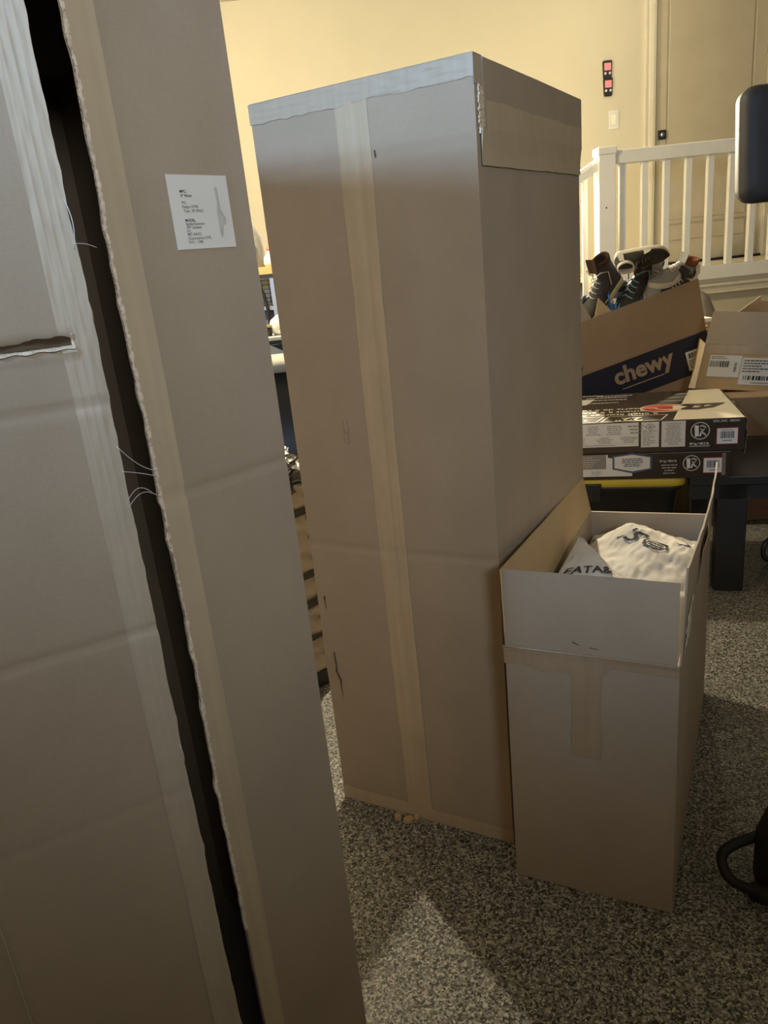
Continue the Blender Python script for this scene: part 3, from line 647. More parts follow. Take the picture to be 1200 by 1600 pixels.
# ---- cloth bag inside
def inbox(u, v): return FL*(1-u)*(1-v)+FR*u*(1-v)+BR*u*v+BL*(1-u)*v
def bagz(u, v):
    d = min(u, 1-u, (1-v))
    z = .60+.055*math.sin(math.pi*min(1, max(0, u)))*math.sin(math.pi*min(1, v*.95))
    z += .012*nz(u*3.0, v*5, 2)+.007*nz(u*9+v*3, v*12, 5)+.0035*nz(u*26, v*20-u*8, 7)
    z -= .05*math.exp(-(max(0, d)/.05)**2)
    z += .03*math.exp(-(((u-.42)/.18)**2+((v-.86)/.12)**2))
    return z
t = thing('cloth_bag', inbox(.5, .5)+Zv(.03), 'white cotton bag printed with dark italic lettering, lying in the open box', 'bag')
nu_, nv_ = 70, 110; vs, fs = [], []
for j in range(nv_+1):
    for i in range(nu_+1):
        u, v = .022+.956*i/nu_, .02+.955*j/nv_; q = inbox(u, v); q.z = bagz(u, v); vs.append(q)
for j in range(nv_):
    for i in range(nu_): a = j*(nu_+1)+i; fs.append((a, a+1, a+nu_+2, a+nu_+1))
n0 = len(vs); edge = [i for i in range(nu_+1)]+[j*(nu_+1)+nu_ for j in range(1, nv_+1)]+[nv_*(nu_+1)+i for i in range(nu_-1, -1, -1)]+[j*(nu_+1) for j in range(nv_-1, 0, -1)]
for e in edge: q = vs[e].copy(); q.z = .02; vs.append(q)
for k in range(len(edge)): k2 = (k+1) % len(edge); fs.append((edge[k], n0+k, n0+k2, edge[k2]))
fs.append(tuple(n0+k for k in range(len(edge))))
bag = mesh_obj('bag_body', vs, fs, 'cloth', t, smooth=True)
# folded-over corner of the bag
a_, b_, c_ = atz(866, 906, .672), atz(906, 836, .705), atz(978, 910, .668)
def cornerp(u, v):
    base = a_.lerp(c_, u); q = base.lerp(b_, v); q.z += .012*math.sin(math.pi*u)*(1-v)+.004*nz(u*7, v*7, 3); return q
low = [a_+V((-.01, -.08, -.09)), c_+V((.01, -.07, -.09))]
vs, fs = [], []; n = 24
for j in range(n+1):
    for i in range(n+1):
        u, v = i/n, j/n
        if v < .35: q = low[0].lerp(low[1], u).lerp(cornerp(u, 0), v/.35)
        else: q = cornerp(u, (v-.35)/.65*.97)
        vs.append(q)
for j in range(n):
    for i in range(n): a = j*(n+1)+i; fs.append((a, a+1, a+n+2, a+n+1))
m0 = len(vs)
vs += [q+V((0, .012, -.05)) for q in vs[:m0]]
fs += [tuple(reversed([i+m0 for i in f])) for f in fs]
for i in range(n): fs.append((n*(n+1)+i, n*(n+1)+i+1, m0+n*(n+1)+i+1, m0+n*(n+1)+i))
for j in range(n): fs.append((j*(n+1)+n, m0+j*(n+1)+n, m0+(j+1)*(n+1)+n, (j+1)*(n+1)+n)); fs.append((j*(n+1), (j+1)*(n+1), m0+(j+1)*(n+1), m0+j*(n+1)))
mesh_obj('folded_corner', vs, fs, 'cloth', t, smooth=True)
def on_bag(s, u0, v0, ang, size, bold=.0008, shear=.25):
    o = inbox(u0, v0); a = math.radians(ang); X = V((math.cos(a), math.sin(a), 0)); Y = V((-math.sin(a), math.cos(a), 0))
    ex = (inbox(1, .5)-inbox(0, .5)); ey = (inbox(.5, 1)-inbox(.5, 0))
    det = ex.x*ey.y-ex.y*ey.x
    def fn(x, y):
        p = o+X*x+Y*y; r = p-inbox(0, 0)
        u = (r.x*ey.y-r.y*ey.x)/det; v = (ex.x*r.y-ex.y*r.x)/det
        return V((p.x, p.y, bagz(u, v)+.004))
    return lettering('bag_print', 'clothink', t, s, size, o, X, Y, fn=fn, bold=bold, shear=shear)
on_bag('SI', .60, .78, 118, .10)
on_bag('C', .12, .80, 60, .075)
on_bag('L', .90, .80, 100, .06)
def crest():
    o = inbox(.64, .715); pts = [(-.035, .03), (.0, .036), (.035, .03), (.036, -.005), (.018, -.03), (0, -.038), (-.018, -.03), (-.036, -.005)]
    a = math.radians(-30); vs = []
    ex = (inbox(1, .5)-inbox(0, .5)); ey = (inbox(.5, 1)-inbox(.5, 0)); det = ex.x*ey.y-ex.y*ey.x
    def w(x, y):
        p = o+V((math.cos(a)*x-math.sin(a)*y, math.sin(a)*x+math.cos(a)*y, 0)); r = p-inbox(0, 0)
        return V((p.x, p.y, bagz((r.x*ey.y-r.y*ey.x)/det, (ex.x*r.y-ex.y*r.x)/det)+.004))
    vs = [w(*p) for p in pts]+[w(x*.78, y*.78) for x, y in pts]
    fs = [(i, (i+1) % 8, 8+(i+1) % 8, 8+i) for i in range(8)]
    for (x0, y0, x1, y1) in ((-.022, .018, -.006, .004), (.004, .020, .022, .006), (-.02, -.004, .018, -.010), (-.010, -.016, .010, -.022), (-.004, .018, .002, -.002)):
        b = len(vs); vs += [w(x0, y0), w(x1, y0), w(x1, y1), w(x0, y1)]; fs.append((b, b+1, b+2, b+3))
    mesh_obj('crest_print', vs, fs, 'clothink', t)
crest()
ex_ = (c_-a_).normalized(); ey_ = (b_-(a_+c_)/2).normalized()
def onc(x, y):
    L_ = (c_-a_).length; u = x/L_; hgt = (b_-(a_+c_)/2).length; v = y/hgt
    return cornerp(min(1, max(0, u)), min(.97, max(0, v)))+V((-.0005, -.003, .004))
lettering('bag_print', 'clothink', t, 'EATA&', .055, a_, ex_, ey_, fn=lambda x, y: onc((c_-a_).length*.80-x, .020-y+.035) if False else onc(.012+x*.9, .010+y+x*.12), bold=.0006, shear=.3)

# ================================================================== RIGHT-HAND PILE
# ---- two flat black cartons
def flat_carton(org, ang, wid, dep, z0, z1, label):
    F_ = frame(org, ang)
    t = thing('rack_kit_carton', V((org[0], org[1], z0)), label, 'cardboard box', 'flat black rack cartons')
    P_ = Panel(F_(0, 0, z0), F_(wid, 0, z0), F_(wid, 0, z1), F_(0, 0, z1))
    T_ = Panel(F_(0, 0, z1), F_(wid, 0, z1), F_(wid, dep, z1), F_(0, dep, z1))
    block('carton_body', 'boxblack', t, 0, wid, 0, dep, z0, z1, F_, bv=.004)
    return t, P_, T_, F_
def textlines(P, par, x0, x1, y0, y1, n, seed, mat='inkgrey', centre=False, th=.35, off=.0018):
    r = random.Random(seed); rects = []; st = (y1-y0)/n
    for k in range(n):
        y = y1-(k+.5)*st; L = (x1-x0)*r.uniform(.45, 1.0); xs = (x0+x1-L)/2 if centre else x0; x = xs
        while x < xs+L:
            w = r.uniform(.006, .02); w = min(w, xs+L-x)
            rects.append((x, x+w, y-st*th/2, y+st*th/2)); x += w+.003
    return bars_on('small_print', mat, par, P, rects, off)
def noclimb(P, par, cx_, cy_, R):
    def pl(name, mat, pts, off): return poly_on(name, mat, par, P, [(cx_+x*R, cy_+y*R) for x, y in pts], off)
    vs, fs = [], []; n = 28
    for k in range(n):
        a = 2*math.pi*k/n
        for s in (1.0, .90): vs.append(P.p((cx_+R*s*math.cos(a))/P.w, (cy_+R*s*math.sin(a))/P.h, .0012))
    for k in range(n): k2 = (k+1) % n; fs.append((2*k, 2*k2, 2*k2+1, 2*k+1))
    mesh_obj('warning_ring', 'x' and vs, fs, 'smudge', par)
    pl('pictogram', 'paper_blue', [(-.60, .62), (-.18, .62), (-.12, -.60), (-.52, -.68)], .0013)
    pl('pictogram', 'smudge', [(-.05, .58), (.25, .66), (.62, .42), (.60, .30), (.22, .50), (-.05, .44)], .0014)
    pl('pictogram', 'smudge', [(0, .30), (.28, .10), (.42, .28), (.50, .22), (.30, -.05), (.05, .12)], .0014)
    pl('pictogram', 'smudge', [(-.02, -.12), (.20, -.02), (.66, -.46), (.56, -.58), (.12, -.22)], .0014)
    pl('pictogram', 'paper_blue', [(.02, -.20), (.16, -.30), (.10, -.62), (-.10, -.60)], .0014)
ANG = -16.5
X0 = -.20; WID = 1.0
org1 = V((1.487, 2.896, 0)); fr = frame(org1, ANG); o1 = fr(-1.02, 0, 0)
t, P_, T_, F_ = flat_carton(o1, ANG, 1.02, .66, .655, .790, 'black flat carton with cream printed end, upper of the two')
def pxP(P, o, px, py):   # panel metres of a pixel
    d = ray(px, py); q = V((0, 0, CAMZ)); k = (P.c[0]-q).dot(P.n)/d.dot(P.n); h = q+d*k-P.c[0]
    return h.dot((P.c[1]-P.c[0]).normalized()), h.dot((P.c[3]-P.c[0]).normalized())
def rectP(name, mat, par, P, px0, py0, px1, py1, off=.0008):
    x0, y1 = pxP(P, None, px0, py0); x1, _ = pxP(P, None, px1, py0); _, y0 = pxP(P, None, (px0+px1)/2, py1); _, y1 = pxP(P, None, (px0+px1)/2, py0)
    bars_on(name, mat, par, P, [(x0, x1, max(y0, .004), min(y1, P.h-.003))], off); return x0, x1, max(y0, .004), min(y1, P.h-.003)
x0, x1, y0, y1 = rectP('printed_panel', 'paper_blue', t, P_, 870, 659, 998, 699)
for k in range(4):
    textlines(P_, t, x0+.03+.085*k, x0+.10+.085*k, y0+(y1-y0)*.5, y1-.008, 5-(k > 2)*2, 3+k, centre=True)
for k in range(3):
    textlines(P_, t, x0+.06+.10*k, x0+.13+.10*k, y0+.014, y0+(y1-y0)*.42, 4, 13+k, centre=True)
bars_on('small_print', 'inkgrey', t, P_, [(x0+.1, x0+.24, y0+.006, y0+.008)], .0018)
x0, x1, y0, y1 = rectP('printed_panel', 'paper_blue', t, P_, 1002, 657, 1030, 698.5)
textlines(P_, t, x0+.006, x1-.004, y0+.006, y1-.034, 8, 23)
cx_, cy_ = (x0+x1)/2, y1-.020
poly_on('diamond_mark', 'ink', t, P_, [(cx_-.022, cy_), (cx_, cy_-.013), (cx_+.022, cy_), (cx_, cy_+.013)], .0014)
poly_on('diamond_mark', 'paper_blue', t, P_, [(cx_-.0185, cy_), (cx_, cy_-.0108), (cx_+.0185, cy_), (cx_, cy_+.0108)], .0016)
bars_on('diamond_mark', 'inkgrey', t, P_, [(cx_-.006, cx_+.006, cy_-.004, cy_+.003)], .002)
x0, x1, y0, y1 = rectP('printed_panel', 'paper_blue', t, P_, 1034, 656, 1071.5, 698)
textlines(P_, t, x0+.006, x1-.006, y0+.006, y1-.006, 14, 29, centre=True)
cx_, cy_ = pxP(P_, None, 1094, 673); noclimb(P_, t, cx_, cy_, .037)
xx, yy = pxP(P_, None, 1077, 695)
axx = (P_.c[1]-P_.c[0]).normalized()
lettering('weight_print', 'paper_blue', t, '40 kg / 88.2 lb', .013, P_.p(xx/P_.w, yy/P_.h, .001), axx, V((0, 0, 1)), bold=.0003)
bars_on('small_print', 'smudge', t, P_, [(xx, xx+.078, yy-.008, yy-.005)], .0012)
xx, yy = pxP(P_, None, 1114, 659.5)
lettering('code_print', 'paper_blue', t, '2764_0452  1883031', .012, P_.p(xx/P_.w, yy/P_.h, .001), axx, V((0, 0, 1)))
rectP('barcode_label', 'red', t, P_, 1120, 668, 1154, 693.5, .0008)
x0, x1, y0, y1 = rectP('barcode_label', 'paper_blue', t, P_, 1121, 669, 1153, 692.7, .0012)
barcode(P_, t, x0+.012, x1-.012, y0+.022, y1-.012, seed=4)
bars_on('small_print', 'inkgrey', t, P_, [(x0+.02, x1-.02, y0+.010, y0+.015), (x0+.016, x1-.016, y1-.008, y1-.005)], .0018)
# printed top of the upper carton (upside down for the viewer)
xT, yT = -axx, -(T_.c[3]-T_.c[0]).normalized()
Tp = lambda x, y, off=.001: T_.p(x/T_.w, y/T_.h, off)
poly_on('cream_print', 'boxcream', t, T_, [(.745, .004), (1.016, .004), (1.016, .655), (.88, .655)], .0009)
def toptext(s, xr, y, size, m='boxcream', b=.0006): return lettering('top_print', m, t, s, size, Tp(xr, y+size*.36), xT, yT, bold=b)
toptext('5 Shelf Storage Rack', .70, .150, .047); toptext('Rangement à 5 étagères', .74, .205, .047); toptext('Estantería de 5 repisas', .72, .262, .047)
toptext('22"', .63, .048, .085, b=.002)
def boxline(x0, x1, y0, y1, sk=.035, th=.006):
    for (ax, ay, bx, by) in ((x0, y0, x1, y0), (x0, y1, x1, y1)):
        ax += sk*(ay-y0)/(y1-y0); bx += sk*(by-y0)/(y1-y0)
        poly_on('spec_frame', 'boxcream', t, T_, [(ax, ay-th/2), (bx, by-th/2), (bx, by+th/2), (ax, ay+th/2)], .0012)
    for x in (x0, x1): poly_on('spec_frame', 'boxcream', t, T_, [(x-th/2, y0), (x+th/2, y0), (x+sk+th/2, y1), (x+sk-th/2, y1)], .0012)
boxline(.46, .70, .016, .118); boxline(.18, .44, .016, .118); boxline(-.0, .16, .016, .118)
toptext('36" x 72"', .41, .052, .05); toptext('4500', .15, .052, .05)
for k, (yy, xa, xb) in enumerate(((.62, .24, .62), (.60, .45, .68), (.56, .40, .60), (.50, .42, .66), (.43, .36, .62))):
    textlines(T_, t, xa, xb, yy-.012, yy+.012, 1, 60+k, mat='smudge', th=.5, off=.0012)
poly_on('badge_print', 'smudge', t, T_, [(.12, .38), (.17, .47), (.26, .48), (.28, .53), (.44, .53), (.40, .40), (.30, .37)], .0011)
poly_on('badge_print', 'shoe_bl', t, T_, [(.16, .40), (.20, .44), (.36, .44), (.37, .41)], .0013)
poly_on('badge_print', 'boxcream', t, T_, [(.19, .455), (.41, .47), (.41, .50), (.29, .495)], .0013)
def ell(cx_, cy_, a, b, n=28): return [(cx_+a*math.cos(2*math.pi*k/n), cy_+b*math.sin(2*math.pi*k/n)) for k in range(n)]
poly_on('logo_print', 'boxcream', t, T_, ell(.735, .255, .105, .085), .0012)
poly_on('logo_print', 'red', t, T_, ell(.735, .255, .095, .075), .0014)
poly_on('logo_print', 'boxcream', t, T_, ell(.765, .25, .072, .050), .0016)
poly_on('logo_print', 'darkred', t, T_, ell(.745, .255, .045, .036), .0018)
poly_on('logo_print', 'boxblack', t, T_, [(.80, .20), (.86, .19), (.93, .22), (.985, .30), (.99, .315), (.90, .315), (.82, .32), (.79, .27)], .0018)
poly_on('logo_print', 'boxcream', t, T_, [(.765, .22), (.80, .225), (.83, .26), (.80, .29), (.77, .28)], .0020)
poly_on('logo_print', 'smudge', t, T_, [(.845, .235), (.87, .235), (.885, .26), (.86, .27)], .0020)
poly_on('logo_print', 'smudge', t, T_, [(.895, .245), (.93, .262), (.915, .28), (.90, .268)], .0020)
for k in range(6):
    y = .36+.04*k; poly_on('rack_print', 'smudge' if k % 2 else 'inkgrey', t, T_, [(.70+.02*k, y), (.80+.015*k, y+.004), (.82+.012*k, y+.016), (.73+.02*k, y+.018)], .0014)
# crinkled film hanging at its right end
PF = Panel(F_(1.024, .0, .655), F_(1.024, .64, .655), F_(1.024, .64, .79), F_(1.024, .0, .79), lambda u, v: .012*nz(u*9, v*5, 1)+.006*nz(u*25, v*14, 4))
sheet('plastic_wrap', 'filmy', t, PF, 24, 12, .001, jv=lambda u: (-.12+.14*nz(u*7, 3, 3), .02*nz(u*9, 1, 1)))
# lower carton
fr2 = frame(V((1.442, 2.912, 0)), ANG); o2 = fr2(-1.02, 0, 0)
t, P_, T_, F_ = flat_carton(o2, ANG, 1.02, .66, .540, .6535, 'black flat carton with blue-edged print panel, lower of the two')
x0, x1, y0, y1 = rectP('printed_panel', 'paper_blue', t, P_, 880, 705.5, 988, 745, .0006)
poly_on('black_print', 'boxblack', t, P_, [(x1-.10, y1+.0005), (x1+.002, y1+.0005), (x1+.002, y1-.02), (x1-.02, y1-.03), (x1-.10, y1-.012)], .0009)
def hexP(px0, px1, pyt, pym0, pym1, pyb, mat, off):
    a = [pxP(P_, None, *q) for q in ((px0, pym0), ((px0+px1)/2, pyt), (px1, pym0), (px1, pym1), ((px0+px1)/2, pyb), (px0, pym1))]
    poly_on('shield_print', mat, t, P_, list(reversed(a)), off)
hexP(957, 1019, 707.5, 713, 733.5, 739.5, 'bluepr', .0011); hexP(960, 1015.5, 710.5, 714.5, 731.5, 736.5, 'paper_blue', .0014)
sx0, sy0 = pxP(P_, None, 964, 730); sx1, sy1 = pxP(P_, None, 1012, 715)
textlines(P_, t, sx0, sx1, sy0, sy1, 5, 41, mat='bluepr', centre=True, off=.002, th=.5)
rx0, rx1, ry0, ry1 = rectP('brown_print', 'inkgrey', t, P_, 905, 708, 947, 733.5, .0011)
textlines(P_, t, rx0+.01, rx1-.01, ry0+.006, ry1-.006, 5, 43, mat='smudge', off=.0016, th=.3)
ux0, uy0 = pxP(P_, None, 924, 743); ux1, uy1 = pxP(P_, None, 948, 736); textlines(P_, t, ux0, ux1, uy0, uy1, 3, 47, off=.0016)
cx_, cy_ = pxP(P_, None, 1080.5, 723.5); noclimb(P_, t, cx_, cy_, .034)
rectP('barcode_label', 'red', t, P_, 1099, 714.5, 1131.5, 738.5, .0008)
x0, x1, y0, y1 = rectP('barcode_label', 'paper_blue', t, P_, 1100, 715.5, 1130.5, 737.7, .0012)
barcode(P_, t, x0+.012, x1-.012, y0+.020, y1-.010, seed=9)
bars_on('small_print', 'inkgrey', t, P_, [(x0+.02, x1-.02, y0+.008, y0+.013)], .0018)
xx, yy = pxP(P_, None, 1030, 722)
lettering('weight_print', 'smudge', t, '40 kg / 88.2 lb', .012, P_.p(xx/P_.w, yy/P_.h, .001), axx, V((0, 0, 1)), bold=.0004)
textlines(P_, t, xx, xx+.08, yy-.055, yy-.008, 4, 53, mat='smudge', centre=True, off=.0012, th=.3)
block('corner_band', 'filmy', t, .985, 1.0, -.002, .0, .55, .645, F_)

# ---- black tote with yellow lid, black low table holding the pile
t = thing('storage_tote', fr(-.56, .25, 0), 'black plastic storage tote with a yellow lid under the flat cartons', 'tote')
w0, w1, d0, d1 = -1.02, -.215, .03, .50
def rrect(z, g): return [fr((w0+w1)/2+x, (d0+d1)/2+y, z) for x, y in rr(w1-w0+2*g, d1-d0+2*g, .05)]
ring_loft('tote_body', 'tote', t, [rrect(0, -.07), rrect(.03, -.065), rrect(.30, -.04), rrect(.46, -.025), rrect(.48, -.005), rrect(.50, -.005)])
ring_loft('tote_lid', 'yellow', t, [rrect(.498, .004), rrect(.525, .004), rrect(.533, .0), rrect(.539, -.02)])
block('tote_latch', 'tote', t, -.66, -.56, .018, .03, .43, .515, fr, bv=.005)
fl = frame((0, 0, 0), 0)
t = thing('low_table', fr(.25, .4, 0), 'low black table beside the tote, carrying the cartons', 'table')
block('table_top', 'blackmetal', t, -.20, 1.15, .02, 1.0, .50, .538, fr, bv=.004)
block('apron', 'blackmetal', t, -.20, 1.15, .05, .08, .43, .50, fr)
block('leg', 'blackmetal', t, -.085, .035, .05, .14, 0, .50, fr, bv=.006)
block('leg', 'blackmetal', t, 1.03, 1.13, .05, .14, 0, .50, fr, bv=.006)
block('leg', 'blackmetal', t, -.085, .0, .89, .98, 0, .50, fr, bv=.006)
block('leg', 'blackmetal', t, 1.03, 1.13, .89, .98, 0, .50, fr, bv=.006)
block('stretcher', 'wood', t, -.085, 1.1, .60, .63, .36, .42, fr)
tag(block('metal_bar', 'steel', None, 0, .42, 0, .03, 0, .02, roll_frame(at(1160, 744, 3.05)+V((0, 0, .003)), 20, -24), bv=.002), 'silver metal bar leaning on the black table edge', 'bar')
# support cartons hidden for the most part behind the flat ones
t = thing('plain_carton', fr(.35, .85, .54), 'plain brown carton on the black table under the labelled box', 'cardboard box')
block('carton_body', 'card_dark', t,   -.06, .75, .70, .98, .5385, .735, fr, bv=.004)
block('seam_tape', 'tape', t, .38, .43, .6985, .6995, .56, .72, fr)

# ---- tilted carton with blue band and shoes
C0 = at(1103, 512, 3.95); G = roll_frame(C0, 0, 14.2+0)
c1 = at(908, 585, 3.95); tilt = math.degrees(math.atan2((C0-c1).z, (C0-c1).x)); G = roll_frame(C0, 0, tilt)
BW, BH, BD, FH = .80, .36, .42, .245
t = thing('shoe_carton', G(-BW, 0, -BH), 'tilted brown carton with a dark blue printed band, full of shoes', 'cardboard box')
CF = Panel(G(-BW, 0, -BH), G(0, 0, -BH), G(0, 0, 0), G(-BW, 0, 0), lambda u, v: .004*math.sin(math.pi*u))
sheet('front_panel', 'card_dark', t, CF, 10, 10, .005)
rimR = at(1091, 435, 3.97)
CL = Panel(G(-BW, 0, .0), G(0, 0, .0), rimR, rimR+(G(-BW, 0, 0)-G(0, 0, 0))*.97+V((0, .02, -.0)), lambda u, v: .005*math.sin(math.pi*u)*v)
sheet('front_flap', 'card_dark', t, CL, 12, 6, .004)
sheet('side_panel', 'card_dark', t, Panel(G(0, 0, -BH), G(0, BD, -BH), G(0, BD, .10), G(0, 0, 0)), 3, 3, .005)
sheet('side_panel', 'card_dark', t, Panel(G(-BW, BD, -BH), G(-BW, 0, -BH), G(-BW, 0, 0), G(-BW, BD, 0)), 3, 3, .005)
sheet('back_panel', 'card_dark', t, Panel(G(0, BD, -BH), G(-BW, BD, -BH), G(-BW, BD, .06), G(0, BD, .06)), 3, 3, .005)
sheet('bottom_panel', 'card_dark', t, Panel(G(-BW, BD, -BH), G(0, BD, -BH), G(0, 0, -BH), G(-BW, 0, -BH)), 1, 1, .005)
band = sheet('blue_band', 'navy', t, CF, 10, 4, .0005, u0=.0, u1=1.0, v0=1-.215/BH, v1=1-.012/BH, off=.0012)
gx = (G(1, 0, 0)-G(0, 0, 0)); gz = (G(0, 0, 1)-G(0, 0, 0))
xx, yy = pxP(CF, None, 962, 602)
lettering('band_lettering', 'cardprint', t, 'chewy', .125, CF.p(xx/CF.w, (yy-.0)/CF.h, .003), gx, gz, bold=.0042)
bars_on('band_lettering', 'cardprint', t, CF, [(xx+.03, xx+.26, yy-.036, yy-.030)], .003)
sheet('address_label', 'paper', t, CF, 2, 2, .0004, u0=1-.135/BW, u1=.995, v0=1-.190/BH, v1=1-.088/BH, off=.002)
barcode(CF, t, BW-.125, BW-.01, BH-.125, BH-.098, off=.0032, seed=21)
textlines(CF, t, BW-.125, BW-.02, BH-.182, BH-.132, 4, 71, off=.0032, mat='ink')
qx, qy = pxP(CL, None, 909, 586)
lettering('flap_lettering', 'ink', t, 'chewy', .05, G(-BW+.02, -.008, .012)+gx*(pxP(CF, None, 909, 586)[0]-.135), gx, gz, bold=.001)
# support under the tilted carton
lo_ = G(-BW, 0, -BH); lr = G(0, 0, -BH)
tag(block('plain_carton', 'card_dark', None, lo_.x-.05, lo_.x+.45, 3.92, 4.40, 0, lo_.z-.004, bv=.004), 'plain brown carton on the floor under the low end of the shoe carton', 'cardboard box')
t = thing('plain_carton', (lr.x-.2, 4.1, 0), 'plain brown carton on the floor under the raised end of the shoe carton', 'cardboard box')
block('carton_body', 'card_dark', t, lr.x-.30, lr.x-.004, 3.98, 4.36, 0, lr.z-(.30)*math.sin(math.radians(tilt))-.002, bv=.004)

# inner tan carton flaps among the shoes
t = thing('inner_carton', G(-.50, .10, -.2), 'small tan carton tucked among the shoes, one flap sticking up', 'cardboard box')
block('carton_body', 'card_tan', t, -.74, -.02, .05, .38, -BH+.006, -.02, G, bv=.003)
pa, pb, pc = at(924, 508, 3.99), at(934, 466, 4.02), at(962, 492, 3.99)
def wedge(name, par, mat, p, d): 
    v = [V(q) for q in p]+[V(q)+V(d) for q in p]; n = len(p)
    return mesh_obj(name, v, [tuple(range(n)), tuple(reversed(range(n, 2*n)))]+[(i, n+i, n+(i+1) % n, (i+1) % n) for i in range(n)], mat, par)
wedge('raised_flap', t, 'card_tan', [at(926, 512, 3.985), at(968, 496, 3.985), at(960, 490, 3.99), at(935, 466, 4.01)], (0, .004, 0))
wedge('raised_flap', t, 'card', [at(890, 525, 3.982), at(932, 512, 3.982), at(908, 470, 4.0), at(895, 466, 4.0)], (0, .004, 0))

# ---- shoes
def shoe(pos, rot, L, kind, label, cols, ankle=.085, scale=1.0, group='shoes heaped in the tilted carton'):
    """heel at y=0, toe at y=L, sole at z=0, then rotated and placed"""
    up, sole, lin, lace, acc = cols
    Rm = rot.to_matrix() if hasattr(rot, 'to_matrix') else rot; pos = V(pos)
    T = lambda x, y, z: pos+Rm @ V((x*scale, (y-L*.45)*scale, (z-.05)*scale))
    t = thing('boot' if kind == 'boot' else 'sneaker', pos, label, 'boot' if kind == 'boot' else 'shoe', group)
    wid = lambda s: .040*(1-.10*math.cos(s*6.3))*min(1, (s/.06)**.5 if s < .06 else 1)*min(1, ((1-s)/.14)**.6 if s > .86 else 1)*(1+.16*math.sin(max(0, s-.45)*5))
    S_ = [0.004, .02, .05, .10, .17, .24, .31, .38, .45, .52, .60, .70, .80, .88, .94, .98, .996]
    def hgt(s):
        if s < .36: return ankle
        if s < .62: return ankle+(.062-ankle)*((s-.36)/.26)
        return .062-.026*((s-.62)/.38)**1.6
    K = 16; rings = []
    for s in S_:
        w = wid(s); h = hgt(s)*(1 if s > .03 else .93); ring = []
        for k in range(K+1):
            a = math.pi*k/K; cxp = math.cos(a); sn = math.sin(a)
            taper = 1-.35*(sn**2)*(1 if s < .55 else .6)
            ring.append(T(w*cxp*taper*(1 if abs(cxp) < 2 else 1), s*L, .018+(h-.018)*sn**.75))
        rings.append(ring)
    body = ring_loft('upper', up, t, rings, closed_ring=False, cap0=True, cap1=True)
    out = [(wid(s)*1.08, s*L) for s in S_]+[(-wid(s)*1.08, s*L) for s in reversed(S_)]
    rs = [[T(x*g, y+(y-L*.5)*(g-1)*.3, z) for x, y in out] for z, g in ((0, .94), (.006, 1.0), (.024, 1.02), (.028, .96))]
    ring_loft('sole', sole, t, rs, smooth=False)
    # collar and dark opening
    ring = lambda z, g, g2=1.0: [T(.030*g*math.cos(a), L*.17+L*.150*g2*math.sin(a), z+.012*max(0, math.sin(a))) for a in [2*math.pi*k/18 for k in range(18)]]
    zc = ankle
    if kind == 'boot':
        rings = [ring(.05, 1.12, 1.08), ring(ankle*.8, 1.10, 1.02), ring(ankle*1.25, 1.08, .98), ring(ankle*1.5, 1.14, 1.0)]
        ring_loft('shaft', up, t, rings, cap0=False, cap1=False); zc = ankle*1.5
    ring_loft('collar', lin, t, [ring(zc-.012, 1.16, 1.04), ring(zc+.004, 1.20, 1.08), ring(zc+.010, 1.06, .98), ring(zc+.002, .92, .88), ring(zc-.03, .85, .8)], cap0=False, cap1=True)
    tg = Panel(T(-.022, L*.36, zc*.9), T(.022, L*.36, zc*.9), T(.024, L*.31, zc+.045), T(-.024, L*.31, zc+.045), lambda u, v: .006*math.sin(math.pi*u))
    sheet('tongue', lin if kind == 'boot' else up, t, tg, 6, 4, .006)
    for k in range(4):
        s = .40+.065*k; z = hgt(s)+.004
        tube('lace', lace, t, [T(-.022, s*L, z-.006), T(-.008, s*L+.004, z+.003), (T(.008, s*L-.004, z+.003)), T(.022, s*L, z-.006)], .0032*scale, 6)
    if kind == 'boot':
        for sgn in (-1, 1):
            tube('lace', lace, t, [T(sgn*.015, L*.38, zc*.85), T(sgn*.038, L*.36, zc*.95), T(sgn*.045, L*.25, zc*.80), T(sgn*.046, L*.3, zc*.4)], .0026*scale, 6)
    if acc:
        for sgn in (-1, 1):
            pts = [(.50, .028), (.66, .026), (.60, .046), (.50, .058)]
            w = [T(sgn*(wid(s)*(1-.2*((z-.018)/.05)**2)+.004), s*L, z) for s, z in pts]
            mesh_obj('side_stripe', w, [(0, 1, 2, 3)], acc, t)
            pts = [(.03, .03), (.14, .03), (.14, .072), (.05, .074)]
            w = [T(sgn*(wid(max(s, .08))*(1-.22*((z-.018)/.06)**2)+.004), s*L, z) for s, z in pts]
            mesh_obj('heel_patch', w, [(0, 1, 2, 3)], acc, t)
    return t
from mathutils import Euler
def orient(toe, up):
    toe = V(toe).normalized(); up = V(up); x = toe.cross(up).normalized(); up = x.cross(toe).normalized()
    return Matrix((x, toe, up)).transposed()
YS = 4.10
shoe(at(1000, 408, YS-.03), orient((1, -.12, .02), (.05, -.75, -.55)), .27, 'low', 'black and white sneaker lying on its side on top of the heap', ('shoe_dk', 'shoe_wh', 'shoe_wh', 'shoe_dk', 'shoe_wh'), scale=1.05)
shoe(at(934, 458, YS+.07), orient((-.62, -.30, -.60), (-.12, -.25, 1)), .29, 'boot', 'dark hiking boot with grey laces at the carton left end', ('shoe_dk', 'gum', 'shoe_br', 'lace', None), ankle=.10, scale=1.30)
shoe(at(990, 456, YS+.07), orient((-.60, -.35, -.58), (.06, -.30, 1)), .29, 'boot', 'dark hiking boot with blue laces in the middle of the heap', ('shoe_dk', 'gum', 'shoe_br', 'bluelace', 'bluebr'), ankle=.10, scale=1.38)
